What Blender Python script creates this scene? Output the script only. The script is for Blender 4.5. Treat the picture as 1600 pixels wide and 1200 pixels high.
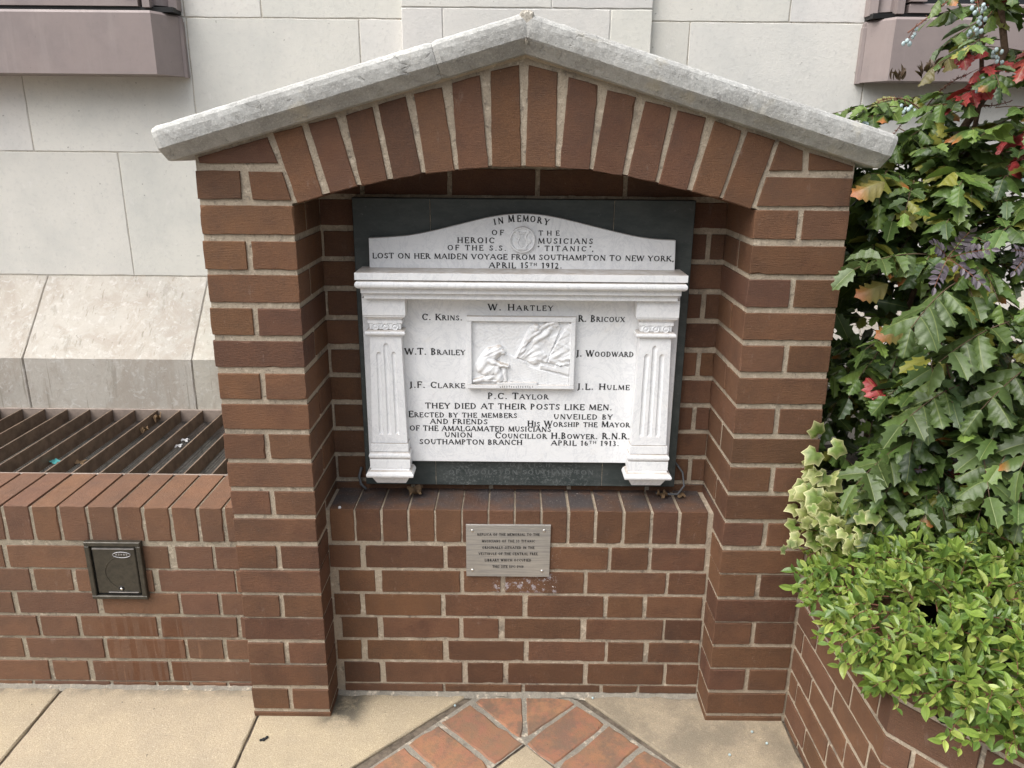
import bpy, math, random
import numpy as np
from mathutils import Vector, Matrix
random.seed(11); rng = np.random.default_rng(7)
S = bpy.context.scene
for _o in list(bpy.data.objects): bpy.data.objects.remove(_o)
COL = S.collection
R = math.radians

# ---------------------------------------------------------------- camera
cam = bpy.data.objects.new('camera', bpy.data.cameras.new('camera')); COL.objects.link(cam)
def cam_axes(pitch, yaw, roll):
    f = Vector((math.sin(yaw)*math.cos(pitch), math.cos(yaw)*math.cos(pitch), -math.sin(pitch)))
    r = Vector((math.cos(yaw), -math.sin(yaw), 0)); u = r.cross(f)
    return r*math.cos(roll)+u*math.sin(roll), u*math.cos(roll)-r*math.sin(roll), f
_r, _u, _f = cam_axes(0.3001, -0.0011, 0.0089)
cam.matrix_world = Matrix(((_r.x, _u.x, -_f.x, -0.0227), (_r.y, _u.y, -_f.y, -1.7901), (_r.z, _u.z, -_f.z, 1.5529), (0, 0, 0, 1)))
cam.data.sensor_width = 36; cam.data.lens = 27; cam.data.clip_start = 0.05; cam.data.clip_end = 500
S.camera = cam

# ---------------------------------------------------------------- sky, sun, exposure
SUN_EL, SUN_AZ = R(54), R(-118)      # azimuth measured from +Y towards +X: light comes from front left
w = bpy.data.worlds.new('World'); S.world = w; w.use_nodes = True
nt = w.node_tree; nt.nodes.clear()
sky = nt.nodes.new('ShaderNodeTexSky'); sky.sky_type = 'NISHITA'; sky.sun_disc = False
sky.sun_elevation = SUN_EL; sky.sun_rotation = SUN_AZ; sky.dust_density = 3.0; sky.air_density = 1.0; sky.ozone_density = 1.0
hs = nt.nodes.new('ShaderNodeHueSaturation'); hs.inputs['Saturation'].default_value = 0.34
bg = nt.nodes.new('ShaderNodeBackground'); bg.inputs['Strength'].default_value = 0.13
wo = nt.nodes.new('ShaderNodeOutputWorld')
nt.links.new(sky.outputs[0], hs.inputs['Color']); # overcast sky: darker towards the horizon than overhead
tc = nt.nodes.new('ShaderNodeTexCoord'); sx_ = nt.nodes.new('ShaderNodeSeparateXYZ'); mr_ = nt.nodes.new('ShaderNodeMapRange')
nt.links.new(tc.outputs['Generated'], sx_.inputs[0]); nt.links.new(sx_.outputs[2], mr_.inputs[0])
for _i, _v in enumerate((0, .8, .18, 1.28)): mr_.inputs[_i+1].default_value = _v
mu_ = nt.nodes.new('ShaderNodeMix'); mu_.data_type = 'RGBA'; mu_.blend_type = 'MULTIPLY'; mu_.inputs[0].default_value = 1
nt.links.new(hs.outputs[0], mu_.inputs[6]); nt.links.new(mr_.outputs[0], mu_.inputs[7]); nt.links.new(mu_.outputs[2], bg.inputs[0]); nt.links.new(bg.outputs[0], wo.inputs[0])
sl = bpy.data.lights.new('sun', 'SUN'); sl.energy = 1.5; sl.angle = R(70); sl.color = (1, .97, .93)
sun = bpy.data.objects.new('sun', sl); COL.objects.link(sun)
_d = Vector((math.sin(SUN_AZ)*math.cos(SUN_EL), math.cos(SUN_AZ)*math.cos(SUN_EL), math.sin(SUN_EL)))
sun.rotation_euler = _d.to_track_quat('Z', 'Y').to_euler(); sun.location = (-3, -4, 6)
S.view_settings.view_transform = 'Standard'; S.view_settings.look = 'None'; S.view_settings.gamma = 1
S.view_settings.exposure = 1.2

# ---------------------------------------------------------------- helpers
G = 0.012          # ground level
class MB:
    def __init__(s): s.v = []; s.f = []; s.t = []
    def add(s, vs, fs, tint=(1, 1, 1)):
        o = len(s.v); s.v += [tuple(map(float, p)) for p in vs]; s.f += [tuple(i+o for i in q) for q in fs]
        if isinstance(tint, (list, np.ndarray)) and len(tint) == len(vs) and hasattr(tint[0], '__len__'): s.t += [tuple(map(float, c)) for c in tint]
        else: s.t += [tuple(tint)]*len(vs)
    def box(s, x0, x1, y0, y1, z0, z1, tint=(1, 1, 1)):
        s.add([(x0,y0,z0),(x1,y0,z0),(x1,y1,z0),(x0,y1,z0),(x0,y0,z1),(x1,y0,z1),(x1,y1,z1),(x0,y1,z1)],
              [(0,3,2,1),(4,5,6,7),(0,1,5,4),(1,2,6,5),(2,3,7,6),(3,0,4,7)], tint)
    def rbox(s, x0, x1, y0, y1, z0, z1, b=.003, tint=(1, 1, 1)):
        prism(s, [(x0,z0),(x1,z0),(x1,z1),(x0,z1)], (0,y0,0), (1,0,0), (0,0,1), (0,-1,0), y1-y0, bev=b, jit=0, seg=9, tint=tint)
    def tube(s, pts, r0, r1=None, n=6, tint=(1, 1, 1)):
        r1 = r0 if r1 is None else r1
        pts = [Vector(p) for p in pts]; vs = []; fs = []
        for i, p in enumerate(pts):
            d = (pts[min(i+1, len(pts)-1)]-pts[max(i-1, 0)]).normalized()
            a = d.orthogonal().normalized() if i == 0 else (a - d*a.dot(d)).normalized()
            b = d.cross(a); r = r0+(r1-r0)*i/max(1, len(pts)-1)
            for k in range(n): vs.append(p+(a*math.cos(2*math.pi*k/n)+b*math.sin(2*math.pi*k/n))*r)
        for i in range(len(pts)-1):
            for k in range(n): fs.append((i*n+k, i*n+(k+1) % n, (i+1)*n+(k+1) % n, (i+1)*n+k))
        fs.append(tuple(range(n))[::-1]); fs.append(tuple((len(pts)-1)*n+k for k in range(n)))
        s.add(vs, fs, tint)
    def ball(s, c, r, n=8, m=6, sc=(1, 1, 1), tint=(1, 1, 1)):
        vs = [(c[0], c[1], c[2]+r*sc[2])]
        for i in range(1, m):
            t = math.pi*i/m
            for k in range(n): vs.append((c[0]+r*sc[0]*math.sin(t)*math.cos(2*math.pi*k/n), c[1]+r*sc[1]*math.sin(t)*math.sin(2*math.pi*k/n), c[2]+r*sc[2]*math.cos(t)))
        vs.append((c[0], c[1], c[2]-r*sc[2])); fs = [(0, 1+k, 1+(k+1) % n) for k in range(n)]
        for i in range(m-2):
            for k in range(n): fs.append((1+i*n+k, 1+(i+1)*n+k, 1+(i+1)*n+(k+1) % n, 1+i*n+(k+1) % n))
        fs += [(len(vs)-1, 1+(m-2)*n+(k+1) % n, 1+(m-2)*n+k) for k in range(n)]
        s.add(vs, fs, tint)
    def build(s, name, mat, parent=None, smooth=False, label=None):
        me = bpy.data.meshes.new(name); off = Vector(parent['base']) if parent is not None else Vector((0, 0, 0))
        me.from_pydata([(p[0]-off.x, p[1]-off.y, p[2]-off.z) for p in s.v], [], s.f)
        ca = me.color_attributes.new('tint', 'FLOAT_COLOR', 'POINT')
        a = np.ones((len(s.v), 4), np.float32); a[:, :3] = np.array(s.t, np.float32).reshape(-1, 3); ca.data.foreach_set('color', a.ravel())
        if smooth: me.polygons.foreach_set('use_smooth', [True]*len(me.polygons))
        me.materials.append(mat); me.update()
        o = bpy.data.objects.new(name, me); COL.objects.link(o)
        if parent is not None: link(o, parent)
        if label: o['label'] = label
        return o
def link(o, parent):
    o.parent = parent
    if o.get('base') is None: o['base'] = tuple(parent['base'])
def tag(o, label, cat, group=None):
    o['label'] = label; o['category'] = cat
    if group: o['group'] = group
def thing(name, label, cat, base, group=None):
    o = bpy.data.objects.new(name, None); COL.objects.link(o); o.location = base; o['base'] = tuple(base); o.empty_display_size = .05
    tag(o, label, cat, group); return o
def solo(mb, name, mat, label, cat, base, group=None, smooth=False):
    """a thing that is one mesh with its origin at its base"""
    t = {'base': base}
    class P(dict): pass
    me_o = mb.build(name, mat, None, smooth)
    for v in me_o.data.vertices: v.co -= Vector(base)
    me_o.location = base; me_o['base'] = tuple(base); tag(me_o, label, cat, group); return me_o

def prism(mb, poly, O, U, V, N, depth, bev=.0012, jit=.0005, seg=.02, tint=(1, 1, 1), push=0., chip=0.):
    """bevelled prism of a 2D polygon (u, v), front on the plane through O facing N, edges worn by jit"""
    O, U, V, N = (np.array(a, float) for a in (O, U, V, N))
    poly = [np.array(p, float) for p in poly]
    if sum(poly[i][0]*poly[(i+1) % len(poly)][1]-poly[(i+1) % len(poly)][0]*poly[i][1] for i in range(len(poly))) < 0: poly = poly[::-1]
    cen = sum(poly)/len(poly); out = []; inn = []
    n = len(poly); base = []
    for i in range(n):
        a, b, p = poly[i], poly[(i+1) % n], poly[i-1]
        d = b-a; L = np.linalg.norm(d); d = d/L; nr = np.array((-d[1], d[0]))
        e = a-p; e = e/np.linalg.norm(e); ne = np.array((-e[1], e[0]))
        k = max(1, int(round(L/seg)))
        for j in range(k):
            t = j/k; q = a+d*L*t; base.append(q)
            nn = nr if j else (nr+ne)/max(.3, 1+nr.dot(ne))
            jt = random.gauss(0, jit) if jit else 0
            if chip and random.random() < chip: jt += abs(random.gauss(0, .0022))
            q = q+nn*jt
            if not j and jit: q = q+nn*abs(random.gauss(0, jit*1.2))
            out.append(q); inn.append(q+nn*bev*(1+(random.random()-.5)*(1.2 if jit else 0)))
    m = len(out); vs = []
    for q in inn: vs.append(O+U*q[0]+V*q[1]+N*push)
    for q in out: vs.append(O+U*q[0]+V*q[1]+N*(push-bev))
    if jit:
        for q in base: vs.append(O+U*q[0]+V*q[1]-N*.005)
    for q in base: vs.append(O+U*q[0]+V*q[1]-N*depth)
    fs = [tuple(range(m))]
    for r in range(3 if jit else 2):
        for i in range(m): fs.append((r*m+i, (r+1)*m+i, (r+1)*m+(i+1) % m, r*m+(i+1) % m))
    fs.append(tuple(range(len(vs)-m, len(vs)))[::-1])
    mb.add(vs, fs, tint)
def rect(x0, x1, z0, z1): return [(x0, z0), (x1, z0), (x1, z1), (x0, z1)]
XZ = dict(U=(1, 0, 0), V=(0, 0, 1), N=(0, -1, 0))
def extrude_poly(mb, pts, y0, y1, tint=(1, 1, 1)):
    """polygon in x,z from y0 (front) to y1"""
    if sum(pts[i][0]*pts[(i+1) % len(pts)][1]-pts[(i+1) % len(pts)][0]*pts[i][1] for i in range(len(pts))) < 0: pts = pts[::-1]
    n = len(pts); vs = [(x, y0, z) for x, z in pts]+[(x, y1, z) for x, z in pts]
    mb.add(vs, [tuple(range(n)), tuple(range(n, 2*n))[::-1]]+[(i, n+i, n+(i+1) % n, (i+1) % n) for i in range(n)], tint)
def brick_tint():
    h = random.random()
    c = np.array((.109, .0565, .0320)) if h < .62 else (np.array((.096, .0485, .0290)) if h < .84 else np.array((.122, .0625, .0335)))
    return tuple(c*random.uniform(.84, 1.14)*np.array((1, random.uniform(.975, 1.015), random.uniform(.95, 1.06))))

# ---------------------------------------------------------------- materials
class NT:
    """small wrapper to write node trees as expressions"""
    def __init__(s, name):
        s.m = bpy.data.materials.new(name); s.m.use_nodes = True; s.t = s.m.node_tree
        s.b = s.t.nodes['Principled BSDF']; s.pos = s.t.nodes.new('ShaderNodeNewGeometry').outputs['Position']
    def n(s, typ, **kw):
        nd = s.t.nodes.new(typ)
        for k, v in kw.items():
            if hasattr(nd, k): setattr(nd, k, v)
        return nd
    def put(s, sock, v):
        if isinstance(v, bpy.types.NodeSocket): s.t.links.new(v, sock)
        elif isinstance(v, (tuple, list)) and len(v) == 3 and sock.type == 'RGBA': sock.default_value = (*v, 1)
        else: sock.default_value = v
    def attr(s): nd = s.n('ShaderNodeVertexColor'); nd.layer_name = 'tint'; return nd.outputs['Color']
    def math(s, op, a, b=0.0, c=False):
        nd = s.n('ShaderNodeMath', operation=op, use_clamp=c); s.put(nd.inputs[0], a); s.put(nd.inputs[1], b); return nd.outputs[0]
    def noise(s, scale, detail=4, rough=.6, stretch=(1, 1, 1), dist=0.):
        v = s.pos
        if stretch != (1, 1, 1):
            mp = s.n('ShaderNodeMapping'); mp.inputs['Scale'].default_value = stretch; s.t.links.new(v, mp.inputs[0]); v = mp.outputs[0]
        nd = s.n('ShaderNodeTexNoise'); s.t.links.new(v, nd.inputs['Vector']); nd.inputs['Scale'].default_value = scale
        nd.inputs['Detail'].default_value = detail; nd.inputs['Roughness'].default_value = rough; nd.inputs['Distortion'].default_value = dist
        return nd.outputs['Fac']
    def voro(s, scale, feature='F1'):
        nd = s.n('ShaderNodeTexVoronoi', feature=feature); s.t.links.new(s.pos, nd.inputs['Vector']); nd.inputs['Scale'].default_value = scale; return nd.outputs['Distance']
    def ramp(s, v, a, b, lo=0., hi=1.):
        nd = s.n('ShaderNodeMapRange', interpolation_type='SMOOTHSTEP'); s.put(nd.inputs[0], v)
        for i, x in enumerate((a, b, lo, hi)): nd.inputs[i+1].default_value = x
        return nd.outputs[0]
    def mix(s, f, a, b, mode='MIX'):
        nd = s.n('ShaderNodeMix', data_type='RGBA', blend_type=mode); nd.clamp_factor = True
        s.put(nd.inputs[0], f); s.put(nd.inputs[6], a); s.put(nd.inputs[7], b); return nd.outputs[2]
    def axis(s, k):
        nd = s.n('ShaderNodeSeparateXYZ'); s.t.links.new(s.pos, nd.inputs[0]); return nd.outputs[k]
    def box(s, lims, soft=.02):
        """1 inside a box of world coordinates, soft edges"""
        r = None
        for k, (a, b) in lims.items():
            ax = s.axis(k); v = s.math('MULTIPLY', s.ramp(ax, a-soft, a+soft), s.ramp(ax, b-soft, b+soft, 1, 0))
            r = v if r is None else s.math('MULTIPLY', r, v)
        return r
    def up(s): 
        g = s.n('ShaderNodeNewGeometry'); x = s.n('ShaderNodeSeparateXYZ'); s.t.links.new(g.outputs['Normal'], x.inputs[0]); return x.outputs[2]
    def bump(s, h, dist=.001, strength=1., prev=None):
        nd = s.n('ShaderNodeBump'); s.put(nd.inputs['Height'], h); nd.inputs['Distance'].default_value = dist; nd.inputs['Strength'].default_value = strength
        if prev is not None: s.t.links.new(prev, nd.inputs['Normal'])
        return nd.outputs[0]
    def done(s, col, rough=.8, normal=None, spec=.3, metal=0.):
        s.put(s.b.inputs['Base Color'], col); s.put(s.b.inputs['Roughness'], rough); s.b.inputs['Specular IOR Level'].default_value = spec; s.put(s.b.inputs['Metallic'], metal)
        if normal is not None: s.t.links.new(normal, s.b.inputs['Normal'])
        return s.m

def m_brick(name, streaks=False, residue=False, dust=False, pale=0.):
    k = NT(name); c = k.attr()
    big = k.noise(14, 3); drag = k.noise(60, 4, .6, (1, 1, 7)); fine = k.noise(420, 3, .7)
    c = k.mix(k.ramp(big, .32, .66, 0, .75), c, k.mix(1., c, (1.28, 1.24, 1.17), 'MULTIPLY')); c = k.mix(k.ramp(k.noise(8, 4, .7), .5, .68, 0, .55), c, k.mix(1., c, (.72, .68, .74), 'MULTIPLY'))
    c = k.mix(k.ramp(k.noise(30, 5, .8, (1, 1, .35)), .60, .72, 0, .3), c, (.26, .20, .165))
    c = k.mix(k.ramp(drag, .35, .7, 0, .5), c, k.mix(1., c, (.78, .76, .76), 'MULTIPLY'))
    c = k.mix(k.ramp(fine, .40, .66, 0, .8), c, k.mix(1., c, (1.38, 1.34, 1.3), 'MULTIPLY')); c = k.mix(k.ramp(k.noise(520, 2, .6), .56, .70, 0, .55), c, k.mix(1., c, (.55, .52, .5), 'MULTIPLY'))
    c = k.mix(k.ramp(k.noise(170, 2, .5), .70, .78, 0, .6), c, (.03, .018, .014))
    c = k.mix(k.ramp(k.noise(260, 2, .6), .735, .79, 0, .55), c, (.5, .45, .38))
    c = k.mix(k.ramp(k.noise(5, 5, .7), .5, .75, 0, .4), c, (.055, .037, .028)); c = k.mix(k.ramp(k.noise(24, 5, .75), .58, .72, 0, .35), c, (.17, .10, .065))
    if pale: c = k.mix(pale, c, (.33, .2, .14))
    if streaks:
        st = k.noise(42, 3, .6, (1, .3, .05), .3)
        msk = k.box({0: (-1.20, -.88), 2: (-.05, .25)}, .05)
        c = k.mix(k.math('MULTIPLY', k.ramp(st, .52, .58), k.math('MULTIPLY', msk, .55)), c, (.11, .04, .014))
        st2 = k.noise(55, 3, .6, (1, .3, .06), .2)
        c = k.mix(k.math('MULTIPLY', k.ramp(st2, .6, .66), k.math('MULTIPLY', msk, .35)), c, (.3, .16, .09))
    if residue:
        msk = k.box({0: (-.07, .105), 1: (.05, .12), 2: (.356, .412)}, .006)
        c = k.mix(k.math('MULTIPLY', k.ramp(k.noise(38, 4, .7), .53, .60), msk), c, (.34, .30, .31))
        c = k.mix(k.math('MULTIPLY', k.ramp(k.noise(90, 4, .8), .60, .66), msk), c, (.7, .67, .64))
        drip = k.box({0: (-.16, .115), 1: (.05, .12), 2: (.35, .51)}, .006)
        c = k.mix(k.math('MULTIPLY', k.ramp(k.noise(190, 3, .7), .66, .7), k.math('MULTIPLY', drip, .6)), c, (.6, .55, .5))
    if dust:
        sill = k.math('MULTIPLY', k.ramp(k.up(), .6, .9), k.box({0: (-.6, .6), 1: (.11, .3), 2: (.59, .64)}, .025))
        d1 = k.ramp(k.noise(11, 5, .7), .32, .62, .25, .95)
        c = k.mix(k.math('MULTIPLY', sill, d1), c, (.062, .056, .056))
        c = k.mix(k.math('MULTIPLY', sill, k.ramp(k.noise(210, 3, .7), .63, .7, 0, .7)), c, (.4, .36, .32))
    h = k.math('ADD', k.math('MULTIPLY', drag, .8), k.math('MULTIPLY', fine, .7))
    nb = k.bump(k.noise(35, 3), .0025, .5); nb = k.bump(h, .0022, .9, nb)
    return k.done(c, k.ramp(big, .2, .8, .62, .8), nb, .3)
def m_mortar(name, base=(.435, .362, .272), dark=.7):
    k = NT(name); a = k.noise(9, 5, .7); b = k.noise(300, 4, .7); d = k.noise(60, 4, .7)
    c = k.mix(k.ramp(b, .3, .7, 0, .6), base, tuple(x*.66 for x in base))
    c = k.mix(k.ramp(a, .5, .75, 0, dark), c, (.10, .088, .075))
    c = k.mix(k.ramp(d, .57, .70, 0, .6), c, (.09, .078, .068))
    c = k.mix(k.ramp(k.noise(45, 4, .7), .54, .68, 0, .6), c, (.62, .53, .41)); c = k.mix(k.ramp(k.noise(150, 4, .8), .58, .68, 0, .65), c, (.16, .13, .105))
    nb = k.bump(d, .006, .6); nb = k.bump(b, .002, .9, nb)
    return k.done(c, .95, nb, .15)
def m_ashlar(name, base=(.70, .685, .645), stain=0., pits=False):
    k = NT(name); a = k.noise(3.2, 5, .65); b = k.noise(75, 4, .7); f = k.noise(420, 3, .7)
    c = k.mix(k.ramp(a, .35, .7), base, tuple(x*y for x, y in zip(base, (.86, .875, .89))))
    c = k.mix(1., c, k.attr(), 'MULTIPLY')
    c = k.mix(k.ramp(b, .52, .72, 0, .4), c, tuple(x*.72 for x in base))
    c = k.mix(k.ramp(f, .62, .75, 0, .35), c, tuple(x*.6 for x in base))
    c = k.mix(k.ramp(k.noise(55, 3, .5), .72, .76, 0, .55), c, (.16, .15, .13))
    c = k.mix(k.ramp(k.noise(28, 4, .7, (1, 1, .6)), .6, .7, 0, .35), c, (.72, .70, .66))
    h = b
    if stain:
        sn = k.noise(7, 6, .72, (1, 1, .6), .6); dn = k.noise(16, 5, .75, (1, .6, .22), .4)
        c = k.mix(k.ramp(sn, .42, .62, 0, stain), c, (.30, .25, .20))
        c = k.mix(k.ramp(k.noise(38, 5, .75, (1, 1, 1), .8), .53, .66, 0, .55), c, (.56, .545, .51))
        c = k.mix(k.ramp(dn, .57, .66, 0, .45), c, (.25, .23, .19))
        c = k.mix(k.ramp(k.noise(70, 3, .6, (1, .3, .03), .2), .62, .7, 0, .55), c, (.2, .18, .14))
        h = k.math('ADD', b, sn)
    if pits:
        pn = k.noise(34, 5, .75, dist=.8)
        c = k.mix(k.ramp(pn, .65, .71, 0, .6), c, (.14, .135, .12)); c = k.mix(k.ramp(pn, .34, .24, 0, .4), c, (.74, .72, .68))
        c = k.mix(k.ramp(k.noise(140, 4, .8), .55, .72, 0, .6), c, (.24, .23, .21))
        c = k.mix(k.ramp(k.noise(12, 3, .6), .6, .72, 0, .35), c, (.5, .44, .30)); c = k.mix(k.ramp(k.noise(9, 5, .7), .42, .62, 0, .55), c, (.25, .245, .23)); c = k.mix(k.ramp(k.noise(230, 3, .8), .5, .66, 0, .5), c, (.62, .61, .58))
        h = k.math('SUBTRACT', b, k.math('MULTIPLY', k.ramp(pn, .58, .72), 1.2))
    nb = k.bump(h, .0016 if not pits else .0032, .7); nb = k.bump(f, .0012, .8, nb)
    return k.done(c, .85, nb, .25)
def m_marble():
    k = NT('marble'); v1 = k.noise(9, 8, .68, (1, 1, .8), 1.9); v2 = k.noise(26, 6, .7, (1, 1, 1), 1.3); 
    vein = k.math('ABSOLUTE', k.math('SUBTRACT', v1, .5)); c = k.mix(k.ramp(vein, .0, .035, .28, 0), (.83, .835, .835), (.50, .52, .55))
    vein2 = k.math('ABSOLUTE', k.math('SUBTRACT', v2, .5)); c = k.mix(k.ramp(vein2, .0, .05, .16, 0), c, (.56, .57, .59))
    c = k.mix(k.ramp(k.noise(5, 4), .45, .75, 0, .25), c, (.70, .72, .74))
    c = k.mix(k.ramp(k.noise(13, 4, .6), .6, .8, 0, .2), c, (.72, .62, .48))
    dirt = k.math('MULTIPLY', k.ramp(k.up(), .5, .9), k.ramp(k.noise(24, 4, .7), .2, .7, .35, .8))
    c = k.mix(dirt, c, (.36, .29, .22))
    return k.done(c, .42, k.bump(k.noise(160, 3), .0006, .4), .4)
def m_slate():
    k = NT('slate'); a = k.noise(16, 5, .7, (1, 1, 2.5)); c = k.mix(k.ramp(a, .35, .7), (.036, .045, .043), (.066, .074, .069))
    c = k.mix(k.ramp(k.noise(240, 3, .7), .68, .75, 0, .55), c, (.28, .28, .27))
    c = k.mix(k.ramp(k.noise(48, 4, .8), .64, .72, 0, .35), c, (.22, .22, .21))
    low = k.box({0: (-.22, .2), 2: (.6, .72)}, .05); c = k.mix(k.math('MULTIPLY', low, k.ramp(k.noise(140, 4, .8), .5, .66, 0, .5)), c, (.26, .27, .26))
    return k.done(c, k.ramp(a, .3, .7, .38, .6), k.bump(k.noise(120, 4), .001, .4), .4)
def m_plain(name, col, rough=.5, spec=.4, metal=0., var=.25, scale=30, bump=.0006):
    k = NT(name); n = k.noise(scale, 5, .65); c = k.mix(k.ramp(n, .35, .7, 0, 1), col, tuple(x*(1-var) for x in col))
    return k.done(c, k.ramp(n, .3, .7, max(0, rough-.08), min(1, rough+.08)), k.bump(k.noise(scale*7, 3), bump, .5), spec, metal)
def m_bronze_sheet():
    k = NT('painted_metal'); n = k.noise(6, 5, .7); c = k.mix(k.ramp(n, .35, .7), (.285, .235, .222), (.24, .20, .192))
    c = k.mix(k.ramp(k.noise(40, 4, .7, (1, 1, .35)), .6, .75, 0, .3), c, (.17, .14, .13)); c = k.mix(k.ramp(k.noise(90, 3), .70, .76, 0, .6), c, (.1, .085, .08)); c = k.mix(k.ramp(k.noise(16, 4, .7, (1, 1, .12)), .5, .72, 0, .4), c, (.34, .29, .27))
    return k.done(c, k.ramp(n, .3, .7, .38, .52), k.bump(k.noise(14, 3), .003, .3), .4)
def m_leaf(name, rough=.35, spec=.5, trans=.25):
    k = NT(name); c = k.attr(); n = k.noise(60, 4, .7)
    c = k.mix(k.ramp(n, .35, .7, 0, .6), c, k.mix(1., c, (.66, .7, .6), 'MULTIPLY'))
    c = k.mix(k.ramp(k.noise(260, 3, .7), .72, .78, 0, .5), c, (.30, .27, .12))
    b = k.bump(k.noise(120, 3), .0018, .5)
    k.done(c, rough, b, spec)
    tr = k.n('ShaderNodeBsdfTranslucent'); k.t.links.new(k.mix(1., c, (1.45, 1.5, .95), 'MULTIPLY'), tr.inputs[0])
    mx = k.n('ShaderNodeMixShader'); mx.inputs[0].default_value = trans
    out = [x for x in k.t.nodes if x.type == 'OUTPUT_MATERIAL'][0]
    k.t.links.new(k.b.outputs[0], mx.inputs[1]); k.t.links.new(tr.outputs[0], mx.inputs[2]); k.t.links.new(mx.outputs[0], out.inputs[0])
    return k.m
def m_buff():
    k = NT('buff_paving'); a = k.noise(7, 5, .7); g = k.noise(330, 3, .8); g2 = k.noise(120, 4, .7)
    c = k.mix(k.ramp(a, .3, .7), (.455, .38, .265), (.39, .33, .24)); c = k.mix(1., c, k.attr(), 'MULTIPLY')
    c = k.mix(k.ramp(g, .42, .60, 0, .75), c, (.27, .205, .13)); c = k.mix(k.ramp(k.noise(200, 3, .7), .62, .7, 0, .6), c, (.66, .58, .44)); c = k.mix(k.ramp(g2, .55, .72, 0, .35), c, (.68, .56, .39))
    c = k.mix(k.ramp(k.noise(70, 2, .5), .73, .76, 0, .75), c, (.08, .065, .05))
    c = k.mix(k.ramp(k.noise(4, 5, .7), .5, .72, 0, .35), c, (.27, .225, .165))
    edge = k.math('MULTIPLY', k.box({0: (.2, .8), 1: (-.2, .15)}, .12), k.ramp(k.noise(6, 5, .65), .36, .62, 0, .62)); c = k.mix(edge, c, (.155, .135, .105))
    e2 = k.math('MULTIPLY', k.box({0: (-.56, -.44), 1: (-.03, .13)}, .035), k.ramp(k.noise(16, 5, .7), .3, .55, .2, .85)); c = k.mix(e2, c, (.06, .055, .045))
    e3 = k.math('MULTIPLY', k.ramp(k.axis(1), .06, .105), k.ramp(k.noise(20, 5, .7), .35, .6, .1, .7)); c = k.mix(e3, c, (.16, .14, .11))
    return k.done(c, .88, k.bump(g, .0025, .7, k.bump(g2, .004, .5)), .2)
def m_paver():
    k = NT('clay_paver'); c = k.attr(); a = k.noise(20, 5, .7); g = k.noise(300, 3, .7)
    c = k.mix(k.ramp(a, .35, .65, 0, .6), c, (.27, .115, .085)); c = k.mix(k.ramp(k.noise(33, 5, .75), .42, .62, 0, .75), c, (.19, .125, .08)); c = k.mix(k.ramp(k.noise(11, 5, .75), .48, .62, 0, .6), c, (.13, .10, .075))
    c = k.mix(k.ramp(g, .55, .7, 0, .5), c, (.14, .085, .055)); c = k.mix(k.ramp(k.noise(110, 3, .7, (1, .4, 1)), .70, .75, 0, .8), c, (.03, .02, .018))
    c = k.mix(k.ramp(k.noise(80, 3, .7), .70, .78, 0, .5), c, (.5, .42, .34))
    return k.done(c, .85, k.bump(g, .002, .7, k.bump(a, .004, .4)), .2)
def m_steel():
    k = NT('brushed_steel'); n = k.noise(240, 4, .7, (.05, 1, 1)); c = k.mix(k.ramp(n, .3, .7), (.50, .485, .455), (.36, .35, .33))
    c = k.mix(k.ramp(k.noise(14, 4), .45, .75, 0, .4), c, (.33, .32, .30))
    return k.done(c, k.ramp(n, .3, .7, .42, .6), k.bump(n, .0004, .5), .5, .75)
M = dict(brick=m_brick('brick', residue=True, dust=True), brick_left=m_brick('brick_stained', streaks=True, pale=.12), brick_plain=m_brick('brick_planter', pale=.05),
         mortar=m_mortar('mortar'), mortar_dirty=m_mortar('mortar_dirty', (.36, .31, .235), .75), ashlar=m_ashlar('ashlar'), plinth=m_ashlar('plinth_stone', (.455, .425, .375), stain=.45), coping=m_ashlar('coping_stone', (.47, .465, .44), pits=True), pointing=m_mortar('stone_pointing', (.50, .465, .40), .3), bed=m_mortar('cement', (.27, .245, .20), .6),
         marble=m_marble(), slate=m_slate(), metal=m_bronze_sheet(), lead=m_plain('lead_letters', (.018, .018, .019), .6, .3), etched=m_plain('etched_letters', (.15, .16, .155), .8),
         buff=m_buff(), grey=m_plain('grey_paving', (.17, .16, .15), .9, .2, 0, .3, 20, .003), paver=m_paver(), joint=m_plain('dirty_joint', (.16, .13, .10), .95, .1, 0, .5, 60, .003), steel=m_steel(), screw=m_plain('screw_head', (.7, .68, .64), .3, .5, .9, .2),
         grate=m_plain('grating_paint', (.19, .135, .095), .5, .4, 0, .4, 25), grate_frame=m_plain('grating_frame_paint', (.30, .24, .20), .5, .4, 0, .3, 25), mesh=m_plain('wire', (.15, .145, .14), .45, .4, .3, .5, 50), dark=m_plain('dark_soil', (.022, .019, .015), .95, .1, 0, .5, 30, .006),
         bronze=m_plain('dark_bronze', (.062, .055, .042), .42, .5, .3, .35, 60), gap_lock_black=m_plain('gap_shade_and_lock', (.008, .008, .008), .5), bright=m_plain('worn_metal_edge', (.45, .44, .45), .35, .5, .6),  # near-black that paints shade in the gaps; also colours the lock
         leaf=m_leaf('holly_leaf', .38, .4, .12), leaf_small=m_leaf('small_leaf', .34, .5, .28), ivy=m_leaf('ivy_leaf', .42, .4), twig=m_plain('twig', (.13, .085, .055), .8, .2, 0, .5, 80), redtwig=m_plain('red_twig', (.20, .09, .06), .7, .2, 0, .4, 80), berry=m_plain('berry_bloom', (.42, .52, .53), .6, .3, 0, .35, 90),
         dry=m_leaf('dry_leaf', .8, .2, .1), paper=m_plain('paper', (.7, .7, .7), .7, .2), teal=m_plain('teal_plastic', (.10, .42, .42), .35, .5), cable=m_plain('cable', (.10, .105, .11), .5), glass=m_plain('dark_glass', (.02, .022, .025), .08, .6))
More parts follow.
